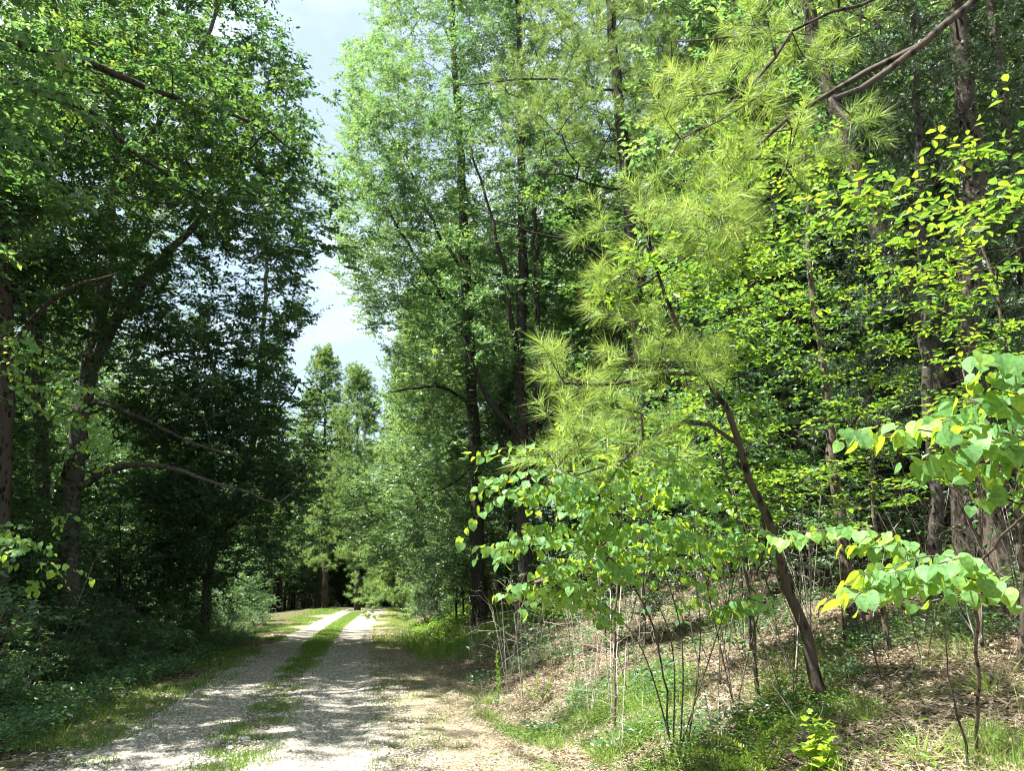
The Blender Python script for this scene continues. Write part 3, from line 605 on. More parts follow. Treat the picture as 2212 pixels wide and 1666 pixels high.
sapling(74, 1920, 8.0, [(1900, 1270), (1890, 1150), (1880, 1000), (1900, 900)], .03, [],
        [([(1780, 880), (2080, 900), (2100, 1080), (1820, 1100)], 6.5, 8.5, 21, 1, .18), ([(1560, 1000), (1800, 1000), (1800, 1150), (1560, 1160)], 7, 9, 19, 1, .18)],
        'low leafy sapling beside the pale-barked stem', kw=dict(LW, tmean=.35))
sapling(75, 1330, 8.6, [(1325, 1330), (1345, 1200), (1335, 1050), (1360, 900)], .017, [],
        [([(1230, 920), (1560, 880), (1600, 1050), (1250, 1100)], 7.6, 9.4, 27, 1, .2), ([(1450, 1000), (1700, 1000), (1700, 1200), (1450, 1220)], 7.5, 9, 16, 1, .2)],
        'leafy sapling hidden behind the heart-leaved shrub', kw=dict(LW, tmean=.4))
sapling(76, 2120, 7.2, [(2110, 1000), (2080, 800)], .025, [],
        [([(1960, 640), (2240, 620), (2240, 900), (2000, 900)], 6, 8, 19, 1, .18)],
        'shaded sapling between the stout pine and the cedar', kw=dict(LW, tmean=.3))

# ---- redbuds with heart-shaped leaves
HT = heart()
def sprig(rng, pts, sz, spacing=.05, side=1.0, stalk=.035, hang=.75, tm=.4):
    """alternate hanging heart leaves along a twig; returns leaf parts and stalk parts"""
    q = smooth_line(pts, spacing); n = len(q); d = nrm(np.gradient(q, axis=0)); sg = np.where(np.arange(n) % 2, 1., -1.)[:, None]
    sd = nrm(np.cross(d, [0, 0, 1.])); st = nrm(sd * sg + d * .5 + rng.normal(0, .3, (n, 3)))
    pos = q + st * stalk; Y = nrm(st * .55 + d * .35 + np.array([0, 0, -hang]) + rng.normal(0, .38, (n, 3)))
    Z = nrm(np.array([-.1, -.35, 1.0]) + st * .35 + rng.normal(0, .6, (n, 3))); L = sz * (.6 + .6 * rng.random(n))
    t = np.clip(rng.normal(tm, .3, n), 0, 1)
    lp = leafparts(HT, pos, Y, Z, L, L * (.85 + .3 * rng.random(n)), t)
    off = np.array([-.3, -.25, -.22, -.1, .05, .08, .02, .12, .0, .1, .05, .05, .08, .02, .12, .0, .1, .05]) * .9
    lp = [(v, f, np.clip((tt.reshape(-1, 18) + off + rng.normal(0, .07, (len(tt) // 18, 18))).ravel(), 0, 1), m_) for v, f, tt, m_ in lp]
    Zs = nrm(np.cross(st, rng.normal(0, 1, st.shape))); a = inst(*TWIG, q, np.cross(st, Zs), st, Zs, np.stack([np.full(n, .0012), np.full(n, stalk), np.full(n, .0012)], 1), np.full(n, .5))
    return lp, (*a, 0)
def redbud(seed, base, stems, sprigs, polys, sz, label, r0=.02, m=2, L=.35, spc=.046, dupe=1, bark='tanbark', crownm=M['redbud']):
    tr = Tree(seed, seg=.12); rng = tr.rng; b = np.asarray(base, float)
    for i, st in enumerate(stems):
        pts = [b + ([rng.normal(0, .06), rng.normal(0, .06), 0] if i else [0, 0, 0])] + line(st, 0)
        if i == 0: tr.trunk(pts, r0, .006, .008, zmin=b[2] + .5)
        else:
            k = tr.n; q = smooth_line(pts, .12); par = 0
            for j, a in enumerate(q): par = tr.add(a, par if j else 0, r0 * .8 * (1 - .7 * j / len(q)), a[2] > b[2] + .5)
    LP, TW = [], []
    sprigs = sprigs + [[(a + rng.normal(0, 20) , c + rng.normal(8, 22), d + rng.normal(0, .12)) for a, c, d in sg_] for sg_ in sprigs for _ in range(dupe)]
    for sg_ in sprigs:
        pts = line(sg_, 0); tr.grow(np.array([pts[0]]), rise=.3, leafy=False); tr.trunk(pts, .005, .002, .004)
        a, c = sprig(rng, pts, sz, spc); LP += a; TW.append(c)
    if polys:
        T = np.concatenate([img_targets(rng, *p) for p in polys]); tr.grow(T, rise=.3, w=.4, arc=.1)
        p, q, ln = subtwigs(rng, np.array(tr.tips), np.array(tr.tdir), m, L, .7, .2, up=0)
        for i in range(len(p)):
            mid = p[i] + q[i] * ln[i] * .5 + [0, 0, .03]; e = p[i] + q[i] * ln[i] - [0, 0, .04 * ln[i] / L]
            a, c = sprig(rng, [p[i], mid, e], sz, spc); LP += a; TW.append(c)
        TW.append(twigmesh(rng, p, q, ln, .0022, 0))
    return finish(tr, 'redbud', b, LP, M[bark], crownm, label, 'shrub', tip=.0025, extra_wood=TW, trunk='stem', crown='foliage')
redbud(81, base_at(2105, 5.2) * [1, 1, 1], [[(2115, 1330, 4.6), (2090, 1240, 4.0), (2150, 1180, 3.6), (2230, 1100, 3.3)]],
       [[(2260, 1000, 3.0), (2190, 960, 2.9), (2090, 950, 2.8), (1990, 925, 2.7), (1900, 925, 2.7), (1830, 935, 2.7)],
        [(2260, 930, 3.0), (2160, 880, 2.9), (2080, 870, 2.8)],
        [(2270, 860, 2.9), (2200, 790, 2.8), (2130, 775, 2.7)], [(2270, 820, 2.9), (2220, 775, 2.8)], [(2280, 880, 3.0), (2220, 830, 2.9), (2150, 830, 2.85), (2110, 800, 2.8)], [(2250, 960, 3.1), (2150, 930, 3.0), (2050, 900, 2.9), (1960, 940, 2.85)],
        [(2240, 1030, 3.1), (2130, 1000, 3.0), (2040, 985, 2.9), (1960, 1000, 2.9)],
        [(2250, 1090, 3.1), (2170, 1060, 3.1), (2090, 1080, 3.1)],
        [(2160, 1270, 3.6), (2060, 1240, 3.4), (1960, 1225, 3.3), (1870, 1235, 3.2), (1800, 1290, 3.2)],
        [(2150, 1255, 3.7), (2060, 1200, 3.5), (1980, 1205, 3.4), (1880, 1240, 3.3)],
        [(2130, 1290, 3.7), (2040, 1270, 3.5), (1960, 1265, 3.4), (1880, 1275, 3.3)],
        [(1980, 1210, 4.4), (1900, 1150, 4.3), (1820, 1140, 4.2), (1740, 1150, 4.2), (1650, 1165, 4.1)],
        [(1960, 1190, 4.4), (1900, 1170, 4.3), (1830, 1180, 4.3)]],
       None, .072, 'redbud at the picture edge with the largest heart-shaped leaves', r0=.014, spc=.045, dupe=1)
redbud(82, base_at(1450, 7.2), [[(1430, 1400, 7), (1380, 1280, 6.7), (1300, 1180, 6.4), (1200, 1100, 6.2)], [(1480, 1380, 7), (1440, 1250, 6.8), (1400, 1120, 6.6), (1330, 1000, 6.4)], [(1520, 1380, 7), (1500, 1250, 6.9), (1500, 1100, 6.8)],
       [(1400, 1420, 7), (1340, 1330, 6.5), (1270, 1290, 6.2), (1200, 1280, 6.0)], [(1540, 1400, 7.1), (1580, 1280, 7), (1600, 1180, 6.9)], [(1460, 1400, 7), (1420, 1300, 6.9), (1350, 1200, 6.8)]],
       [[(1300, 1010, 6.2), (1200, 960, 6.0), (1120, 965, 5.9), (1040, 975, 5.8)], [(1280, 1060, 6.2), (1180, 1010, 6.0), (1100, 1030, 5.9), (1030, 1065, 5.8)],
        [(1380, 960, 6.4), (1290, 925, 6.2), (1220, 930, 6.1)], [(1430, 1010, 6.4), (1380, 975, 6.3), (1450, 985, 6.2)],
        [(1330, 1330, 6.2), (1270, 1290, 6.0), (1200, 1280, 5.9), (1140, 1275, 5.8), (1075, 1285, 5.7)], [(1320, 1320, 6.2), (1250, 1280, 6.0), (1180, 1270, 5.9), (1100, 1290, 5.8)], [(1330, 1340, 6.2), (1280, 1330, 6.0), (1240, 1310, 5.9)],
        [(1290, 1090, 6.2), (1200, 1060, 6.0), (1130, 1080, 5.9)], [(1250, 1180, 6.2), (1150, 1150, 6.0), (1070, 1190, 5.9)]],
       [([(1040, 1060), (1300, 1030), (1320, 1065), (1050, 1100)], 5.6, 6.6, 17, 1, .06), ([(1060, 1165), (1420, 1105), (1440, 1145), (1080, 1200)], 5.7, 7, 26, 1, .06), ([(1300, 1000), (1560, 1050), (1550, 1095), (1320, 1050)], 6, 7.2, 18, 1, .06), ([(1150, 1225), (1500, 1185), (1520, 1225), (1200, 1260)], 5.8, 7, 22, 1, .06), ([(1400, 1130), (1660, 1165), (1640, 1205), (1400, 1180)], 6.2, 7.4, 18, 1, .06), ([(1500, 1260), (1640, 1280), (1620, 1330), (1500, 1300)], 6.6, 7.4, 7, 1, .06)],
       .07, 'spreading many-stemmed redbud on the bank with layers of heart-shaped leaves', r0=.012)
redbud(83, base_at(-160, 9.5), [[(-120, 1100, 9), (-60, 900, 8.8), (0, 800, 8.6)]],
       [[(0, 800, 8.6), (90, 850, 8.5), (170, 900, 8.4), (230, 960, 8.4), (265, 985, 8.3)], [(20, 830, 8.6), (110, 900, 8.5), (200, 930, 8.4), (250, 940, 8.4)], [(0, 740, 8.5), (60, 730, 8.4), (90, 760, 8.4)]],
       [([(-60, 700), (60, 720), (240, 860), (260, 980), (100, 960), (-60, 900)], 8.2, 9.4, 12, 1, .12), ([(-40, 1120), (110, 1140), (120, 1280), (-40, 1300)], 7, 8.5, 12, 1, .1)],
       .062, 'shaded redbud reaching in with a pale lit spray in front of the forked oak', r0=.03)

# ================================================================== repeated trees of the wood
def proto(kind, seed):
    """one tree of a kind at the origin: returns (root, height, crown radius)"""
    global BASE_SHIFT
    BASE_SHIFT = None
    tr = Tree(seed, seg=.45); rng = tr.rng; b = np.zeros(3)
    if kind == 'pine':
        H = 19 + seed % 3 * 1.5; lx, ly = rng.normal(0, .7, 2)
        tr.trunk([b, [lx * .2, ly * .2, H * .35], [lx * .6, ly * .6, H * .7], [lx, ly, H]], .17, .05, zmin=H * .3, flare=.25)
        n = 26; z = H * (.25 + .4 * rng.random(n)); a = rng.random(n) * 6.28; r = .8 + 1.3 * rng.random(n)
        tr.grow(np.stack([np.cos(a) * r, np.sin(a) * r, z], 1), rise=-.1, w=.3, arc=.2, jit=.12, leafy=False)
        T = ell_targets(rng, (lx * .9, ly * .9, H * .76), (2.5, 2.5, H * .25), 95, 3, .35); tr.grow(T, rise=.3)
        lp, tw = pinecrown(tr, m=4, k=17, nl=.19, wd=.016, L=.35)
        root = finish(tr, 'pine_tree', b, lp, M['pinebark'], M['farpine'], None, None, tip=.009, extra_wood=tw, big=8); return root, H, 2.6
    if kind == 'hardwood':
        H = 16 + seed % 3; lx, ly = rng.normal(0, 1.0, 2)
        tr.trunk([b, [lx * .1, ly * .1, H * .3], [lx * .6, ly * .5, H * .6], [lx, ly, H * .95]], .16, .04, zmin=H * .17, flare=.3)
        T = np.concatenate([ell_targets(rng, (lx * .6, ly * .6, H * .62), (3.3, 3.3, H * .40), 150, 3, .45)]); tr.grow(T, rise=.7)
        lp, tw = broadleaf(tr, m=4, k=9, size=.17, ratio=.6, L=.55, tmean=.5)
        root = finish(tr, 'hardwood_tree', b, lp, M['darkbark'], M['oak' if seed % 2 else 'elm'], None, None, tip=.009, extra_wood=tw, big=8); return root, H, 3.4
    if kind == 'under':
        H = 4.5 + seed % 3; lx, ly = rng.normal(0, .8, 2)
        tr.trunk([b, [lx * .3, ly * .3, H * .4], [lx, ly, H * .9]], .04, .01, zmin=.5)
        T = ell_targets(rng, (lx * .5, ly * .5, H * .58), (1.7, 1.7, H * .45), 60, 2, .25); T = T[T[:, 2] > .3]; tr.grow(T, rise=.5)
        lp, tw = broadleaf(tr, m=4, k=8, size=.12, ratio=.6, L=.4, flat=.3, tmean=.45, tilt=.45)
        root = finish(tr, 'understory_tree', b, lp, M['tanbark' if seed % 2 else 'darkbark'], M['elm' if seed % 2 else 'oak'], None, None, tip=.006, extra_wood=tw, big=6); return root, H, 1.8
    if kind == 'cedar':
        H = 7.5 + seed % 2; tr.trunk([b, [.1, 0, H * .5], [.1, .1, H]], .08, .015, zmin=.6)
        n = 130; z = .08 + .92 * rng.random(n) ** .9; a = rng.random(n) * 6.283; r = 1.9 * (1.02 - z) ** .6 * (.5 + .5 * rng.random(n))
        T = np.repeat(np.stack([np.cos(a) * r, np.sin(a) * r, z * H], 1), 2, 0) + rng.normal(0, .15, (n * 2, 3)); tr.grow(T, rise=.5)
        p, q, ln = subtwigs(rng, np.array(tr.tips), np.array(tr.tdir), 9, .35, .8, .6); p2 = np.repeat(p, 3, 0) + np.repeat(q * ln[:, None], 3, 0) * rng.random((len(p) * 3, 1)); q2 = nrm(np.repeat(q, 3, 0) + rng.normal(0, .6, (len(p) * 3, 3)))
        lp = needles(rng, p2, q2, np.full(len(p2), .12), 6, .09, .024, cover=1, spread=.7, tmean=.45)
        root = finish(tr, 'cedar_tree', b, lp, M['darkbark'], M['cedar'], None, None, tip=.005, extra_wood=[twigmesh(rng, p, q, ln, .004, 0)], big=6); return root, H, 1.9
    if kind == 'brush':
        tr.seg = .12; tr.add(b, -1, .008)
        for i in range(3):
            a = rng.random() * 6.28; par = 0
            for pt in smooth_line([b, [math.cos(a) * .15, math.sin(a) * .15, .5], [math.cos(a) * .45, math.sin(a) * .4, 1.2 + rng.random() * .6]], .12)[1:]: par = tr.add(pt, par, .006, pt[2] > .25)
        tr.grow(ell_targets(rng, (0, 0, 1.0), (.8, .8, .8), 26, 2, .12), rise=.7, w=.4, arc=.15, jit=.14)
        p, q, ln = subtwigs(rng, np.array(tr.tips)[::3], np.array(tr.tdir)[::3], 1, .2, .8, .3); lp = leaves_on(rng, p, q, ln, 3, .055, .6, OVAL, tmean=.4)
        root = finish(tr, 'brush', b, lp, M['tanbark' if seed % 2 else 'palewood'], M['elm'], None, None, tip=.002, big=5, trunk='stem', crown='foliage'); return root, 1.8, .8
    if kind == 'shrub':
        tr.seg = .15
        for i in range(5):
            a = rng.random() * 6.28; q = [b, [math.cos(a) * .25, math.sin(a) * .25, .6], [math.cos(a) * .6, math.sin(a) * .6, 1.1 + rng.random() * .5]]
            pts = smooth_line(q, .15); par = tr.add(b, -1 if tr.n == 0 else 0, .015)
            for pt in pts[1:]: par = tr.add(pt, par, .012, pt[2] > .2)
        T = ell_targets(rng, (0, 0, .85), (1.0, 1.0, .8), 46, 2, .15); T = T[T[:, 2] > .08]; tr.grow(T, rise=.5)
        lp, tw = broadleaf(tr, m=3, k=8, size=.075, ratio=.6, L=.25, flat=.5, tmean=.45, twr=.002)
        root = finish(tr, 'shrub', b, lp, M['tanbark'], M['elm' if seed % 2 else 'oak'], None, None, tip=.003, extra_wood=tw, big=5, trunk='stem', crown='foliage'); return root, 1.7, 1.0
PR = {k: [proto(k, s) for s in ss_] for k, ss_ in dict(pine=(1, 2, 3), hardwood=(4, 5, 6), under=(7, 8, 9, 10), shrub=(11, 12, 13), cedar=(14, 15), brush=(16, 17, 18)).items()}
used = set()
def place(kind, v, x, y, sc, rot, sx=1.0):
    root, H, cr = PR[kind][v]; key = (kind, v)
    if key in used:
        r = root.copy(); COL.objects.link(r)
        for ch in root.children:
            c = ch.copy(); COL.objects.link(c); c.parent = r
    else: used.add(key); r = root
    r.location = (x, y, G(x, y) - .08); r.scale = (sc * sx, sc * sx, sc); r.rotation_euler = (0, 0, rot); return r
rng = np.random.default_rng(77)
PL = []   # kind, variant, x, y, scale, px
def px_of(x, y, z=0): return project(np.array([[x, y, z]]))[0]
def gap_ok(kind, x, y, sc):
    """a crown may not fill the strip of open sky"""
    H, cr = PR[kind][0][1] * sc * 1.1, PR[kind][0][2] * sc
    a = px_of(x - cr, y, H * .8)[0]; b = px_of(x + cr, y, H * .8)[0]; top = px_of(x, y, H + G(x, y))[1]
    return not (a < 790 and b > 655 and top < 790) and not (b > 640 and a < 800 and top < 700)
keyxy = [(-10.7, 18), (-8.9, 13), (-7, 23), (-13, 21), (-12, 9.6), (-1, 24), (.3, 21), (3, 16), (5, 15), (4, 17.5), (6, 10.5), (6.4, 10.2)]
def far_from(x, y, d): return all((x - a) ** 2 + (y - b) ** 2 > d * d for a, b in keyxy)
def scatter(kinds, ylo, yhi, ulo, uhi, step, dist, smin, smax, xlim=.74):
    yv = ylo
    while yv < yhi:
        uv = ulo + rng.random() * step
        while uv < uhi:
            y = yv + rng.uniform(-.4, .4) * step; u = uv + rng.uniform(-.35, .35) * step; x = u / .98 + float(xc(y)); uv += step
            if abs(x) > xlim * y + 2.0 or not far_from(x, y, dist): continue
            k = kinds[rng.integers(len(kinds))]; sc = rng.uniform(smin, smax)
            if not gap_ok(k, x, y, sc): continue
            if k in ('hardwood', 'pine') and 27 < y < 62 and -13.5 < U(x, y) < 0: continue
            if k == 'under' and 26 < y < 62 and -9 < U(x, y) < 0 and sc > .8: continue
            PL.append((k, int(rng.integers(len(PR[k]))), x, y, sc))
        yv += step
scatter(['hardwood', 'hardwood', 'pine'], 22, 66, -38, -7.5, 3.9, 2.6, .85, 1.1)
scatter(['pine', 'pine', 'pine', 'hardwood'], 16, 58, 6.5, 44, 4.3, 2.2, .85, 1.15)
scatter(['pine', 'hardwood'], 66, 100, -26, -5, 6, 2, .7, .85)
scatter(['under'], 11, 60, -30, -4.6, 2.6, 1.2, .7, 1.2)
scatter(['under'], 17, 56, 5.4, 34, 3.4, 1.5, .6, 1.0)
scatter(['shrub'], 7.5, 40, -10, -4.0, 1.9, .5, .8, 1.3)
scatter(['under', 'shrub'], 27, 58, 3.6, 6.2, 2.6, 1.2, .75, 1.2)
scatter(['shrub'], 9, 32, -5.6, -3.3, 1.35, .3, .5, .9)
scatter(['under'], 12, 40, -8, -4.9, 2.0, .8, .7, 1.1)
scatter(['under', 'shrub'], 9.5, 19, 5.2, 15, 2.2, .8, .55, .95)
scatter(['cedar'], 12.5, 34, 7.5, 28, 4.2, 1.2, .8, 1.25)
for x_, y_, s_ in ((5.2, 13.2, .8), (9.5, 14.5, .9), (2.6, 20.5, .8), (7.5, 17.5, .95), (-.5, 33, .8), (2.5, 31, .9), (.5, 40, .9), (4.5, 36, .95)): PL.append(('hardwood', 0 if x_ > 5 else 1, x_, y_, s_))
scatter(['cedar', 'under', 'shrub'], 72, 96, -9, 9, 2.1, .5, 1.15, 1.7)
scatter(['shrub'], 8.5, 24, -4.7, -2.9, 1.05, .3, .32, .62)
scatter(['under'], 12, 26, -6.2, -4.4, 1.9, .5, .6, .85)
scatter(['brush'], 7, 17, 3.2, 12, 1.0, .4, .7, 1.3)
scatter(['brush'], 12, 26, -6, -3.6, 2.0, .4, .8, 1.4)
# woods closing the view where the lane bends
for i in range(46):
    y = rng.uniform(84, 104); x = -17 + rng.uniform(-14, 8)
    if abs(U(x, y)) < 2.4 and y < 92: continue
    k = ['hardwood', 'under', 'pine', 'under'][i % 4]
    PL.append((k, int(rng.integers(len(PR[k]))), x, y, rng.uniform(.7, .95) if k != 'under' else rng.uniform(1.1, 1.6)))
scatter(['under', 'shrub', 'hardwood'], 62, 100, -20, -3.6, 3.2, 1, .8, 1.1)
scatter(['under', 'shrub', 'pine'], 58, 95, 3.4, 16, 3.4, 1, .75, 1.05)
# trees added beside the viewpoint, mostly out of view, to throw shade on the lane
OFF = [('hardwood', 0, -9.0, 8.2, .85), ('hardwood', 1, -9.0, 3.6, .85), ('hardwood', 2, -10.5, 12.6, .9)] + [('hardwood', (i + j) % 3, -15.5 - 4.9 * i, 3 + 4.8 * j + (i % 2) * 2, .85) for i in range(3) for j in range(5)]
OFFI = len(PL); PL += OFF
lab = {}
for i, (k, v, x, y, sc) in enumerate(PL):
    r = place(k, v, x, y, sc, rng.random() * 6.28, rng.uniform(.9, 1.1))
    q = px_of(x, y, G(x, y) + 1.5)
    side = 'lane' if y > 86 else ('shade' if U(x, y) < 0 else 'bank')
    lab.setdefault((k, side, 0 if y < 24 else 1 if y < 38 else 2), []).append((q[0], r, sc, y, i >= OFFI))
KN = dict(brush=('bare brush', 'shrub', ''), cedar=('cedar', 'tree', ''), pine=('pine', 'tree', 'tall pine'), hardwood=('hardwood', 'tree', 'broad-leaved tree'), under=('understory tree', 'tree', 'slender understory tree'), shrub=('shrub', 'shrub', 'low leafy shrub'))
WH = {'shade': 'in the shaded wood', 'bank': 'on the hillside', 'lane': 'closing the lane bend'}
DP = ['nearest', 'middle', 'deepest']
def ordn(n):
    sfx = 'th' if 10 <= n % 100 <= 20 else {1: 'st', 2: 'nd', 3: 'rd'}.get(n % 10, 'th'); return f'{n}{sfx}'
for (k, side, dp), L_ in lab.items():
    L_.sort(key=lambda a: a[0])
    for n, (q, r, sc, y, off) in enumerate(L_):
        nm, cat, ds = KN[k]; size = 'tall' if sc > 1.03 else 'short' if sc < .85 else 'mid-sized'
        t = f'{size} {nm}, {ordn(n + 1)} from the lefthand end of the {DP[dp]} ones {WH[side]}'  # shaded-wood hardwoods include the mostly unseen trees added for shade
        tag(r, t, cat, f'{nm}s {WH[side]}')
BASE_SHIFT = (0, 0, 0)

# ================================================================== ground cover
rg = np.random.default_rng(5)
def scatter_pts(n, ylo, yhi, ulo, uhi, p=1.6, dens=None):
    y = ylo + (yhi - ylo) * rg.random(n) ** p; u = ulo + (uhi - ulo) * rg.random(n); x = u / .98 + xc(y)
    k = np.abs(x) < .74 * y + 1.2
    if dens is not None: k &= rg.random(n) < dens(x, y, u)
    return x[k], y[k], u[k]
# far-off wood that reads as one mass behind the separate trees
def distant_woods():
    N = 90000; out = []
    for (x0, x1, y0, y1, n, dx) in ((-75, -24, 62, 120, 36000, 0), (2, 75, 60, 118, 44000, 0), (-40, 12, 98, 122, 34000, 0)):
        nc = n // 90; c = np.stack([rg.uniform(x0, x1, nc), rg.uniform(y0, y1, nc), rg.random(nc)], 1)
        c = c[(np.abs(U(c[:, 0], np.clip(c[:, 1], 0, 85))) > 9) | (c[:, 1] > 97)]; gz = ground(c[:, 0], np.clip(c[:, 1], -40, 120)); hmax = np.where((c[:, 0] < 0) & (c[:, 0] > -32), 11, 17) * np.where(rg.random(len(c)) < .4, .3, 1)
        c[:, 2] = gz + .3 + c[:, 2] ** 1.25 * hmax
        p = np.repeat(c, 90, 0) + rg.normal(0, 1, (len(c) * 90, 3)) * [1.3, 1.3, .8]; p = p[p[:, 2] > ground(p[:, 0], np.clip(p[:, 1], -40, 120)) - .1]; n2 = len(p)
        a_ = rg.random(n2) * 6.283; Y = nrm(np.stack([np.cos(a_), np.sin(a_), rg.normal(-.2, .4, n2)], 1)); Z = nrm(np.array([0, 0, 1.]) + rg.normal(0, .7, (n2, 3)))
        s = .34 * (.6 + .8 * rg.random(n2)); out += leafparts(Q_LEAF, p, Y, Z, s, s * .65, np.clip(rg.normal(.4, .2, n2), 0, 1))
    return out
tag(mesh_obj('distant_woods', distant_woods(), M['oak']), kind='stuff')
# dead leaves
def litter(n, *a, size=.075, dens=None, p=1.8):
    x, y, u = scatter_pts(n, *a, p=p, dens=dens); N = len(x); pos = np.stack([x, y, ground(x, y) + .008 + .02 * rg.random(N)], 1)
    a_ = rg.random(N) * 6.283; Y = nrm(np.stack([np.cos(a_), np.sin(a_), rg.normal(0, .25, N)], 1)); Z = nrm(np.array([0, 0, 1.]) + rg.normal(0, .42, (N, 3)))
    s = size * (.5 + .8 * rg.random(N)) * (1 + np.clip(y - 12, 0, 30) * .03); return leafparts(OVAL, pos, Y, Z, s, s * .62, np.clip(rg.normal(.62, .22, N), 0, 1))
def straw(n, *a, p=1.8, dens=None):
    x, y, u = scatter_pts(n, *a, p=p, dens=dens); N = len(x); pos = np.stack([x, y, ground(x, y) + .012 + .03 * rg.random(N)], 1)
    a_ = rg.random(N) * 6.283; Y = nrm(np.stack([np.cos(a_), np.sin(a_), rg.normal(.05, .2, N)], 1)); Z = nrm(np.array([0, 0, 1.]) + rg.normal(0, .2, (N, 3)))
    return leafparts(NEED, pos, Y, Z, .17 * (.6 + .6 * rg.random(N)), np.full(N, .005), np.clip(rg.normal(.78, .2, N), 0, 1))
bankd = lambda x, y, u: np.clip(.35 + sstep(.35, .6, vnoise(x, y, .9, 8)), 0, 1)
o = mesh_obj('leaf_litter', litter(130000, 4, 24, 2.6, 15, size=.046, dens=bankd) + litter(6000, 5, 30, 1.2, 3.0, size=.03) + litter(16000, 5, 28, -8, -1.6, dens=lambda x, y, u: .5 + 0 * x) + straw(210000, 4, 18, 2.2, 12), M['litter']); tag(o, kind='stuff')
# grass
BL = ([(-.5, 0, 0), (.5, 0, 0), (.42, .5, .10), (-.42, .5, .10), (0, 1, .42)], [(0, 1, 2, 3), (3, 2, 4, 4)])
def grass(n, ylo, yhi, ulo, uhi, h, w=.006, p=1.7, dens=None, tm=.4, lean=.35):
    x, y, u = scatter_pts(n, ylo, yhi, ulo, uhi, p, dens); N = len(x); pos = np.stack([x, y, ground(x, y) - .005], 1)
    Y = nrm(np.array([0, 0, 1.]) + rg.normal(0, lean, (N, 3)) * [1, 1, .2]); Z = nrm(rg.normal(0, 1, (N, 3)) * [1, 1, .1]); L = h * (.45 + .9 * rg.random(N))
    ws = w * (1 + np.clip(y - 8, 0, 60) * .06); return leafparts(BL, pos, Y, Z, L, ws, np.clip(rg.normal(tm, .22, N), 0, 1))
nzd = lambda s, a, b, sd: (lambda x, y, u: sstep(a, b, vnoise(x, y, s, sd)))
gp = grass(90000, 5.5, 52, -.62, .42, .06, dens=lambda x, y, u: np.clip(.95 * sstep(.36, .7, vnoise(x, y, .5, 21) * .6 + vnoise(x, y, .17, 28) * .4) + sstep(17, 26, y), 0, 1) * (1 - sstep(.16, .52, np.abs(u + .1))), p=1.7, tm=.45)
gp += grass(60000, 6, 60, -3.3, -1.4, .08, dens=nzd(1.1, .35, .6, 22), tm=.42)
gp += grass(26000, 22, 62, 1.5, 3.6, .08, dens=nzd(1.1, .42, .62, 23), tm=.7, p=1.2)
gp += grass(3800, 17, 28, 2.3, 4.4, .36, w=.008, tm=.6, dens=nzd(1.2, .3, .55, 24), p=1.0)
gp += grass(34000, 4.6, 11, 2.6, 5.2, .12, dens=nzd(.7, .5, .72, 25), tm=.5, p=1.2)
gp += grass(16000, 4.6, 9.5, 2.6, 8.5, .24, dens=nzd(.4, .5, .75, 26), tm=.7, p=1.1, lean=.8, w=.0045)
gp += grass(9000, 6, 20, 1.15, 2.6, .06, tm=.5, dens=nzd(.4, .5, .7, 51)); gp += grass(9000, 6, 20, -1.8, -1.1, .06, tm=.4, dens=nzd(.4, .4, .6, 52))
gp += grass(9000, 8, 16, -6.5, -3.4, .14, tm=.35, dens=nzd(.8, .4, .6, 27))
tag(mesh_obj('grass', gp, M['grass']), kind='stuff')
# low broad-leaved weeds
def weeds(n, ylo, yhi, ulo, uhi, h, dens, size=.04, p=1.4):
    x, y, u = scatter_pts(n, ylo, yhi, ulo, uhi, p, dens); k = 7; N = len(x) * k
    X = np.repeat(x, k) + rg.normal(0, .07, N); Yy = np.repeat(y, k) + rg.normal(0, .07, N); pos = np.stack([X, Yy, ground(X, Yy) + h * rg.random(N)], 1)
    a_ = rg.random(N) * 6.283; Y = nrm(np.stack([np.cos(a_), np.sin(a_), rg.normal(.1, .3, N)], 1)); Z = nrm(np.array([0, 0, 1.]) + rg.normal(0, .45, (N, 3)))
    s = size * (.6 + .8 * rg.random(N)) * (1 + np.clip(Yy - 10, 0, 30) * .02); return leafparts(OVAL, pos, Y, Z, s, s * .55, np.clip(rg.normal(.4, .2, N), 0, 1))
wp = weeds(9000, 6, 26, -9, -3.6, .28, nzd(.9, .3, .55, 41), .065) + weeds(7000, 4.6, 10, 2.6, 5.0, .16, nzd(.5, .45, .65, 42), .03) + weeds(1500, 5, 14, 4, 10, .15, nzd(.8, .6, .75, 43), .045) + weeds(2500, 18, 34, 3, 6, .3, nzd(1, .3, .6, 44), .07)
tag(mesh_obj('ground_cover', wp, M['lime']), kind='stuff')
wp = weeds(15000, 7, 26, -7, -2.2, .26, nzd(.7, .3, .55, 61), .055, 1.2) + weeds(5000, 7, 18, 3, 9, .2, nzd(.7, .5, .7, 62), .05)
tag(mesh_obj('undergrowth', wp, M['elm']), kind='stuff')
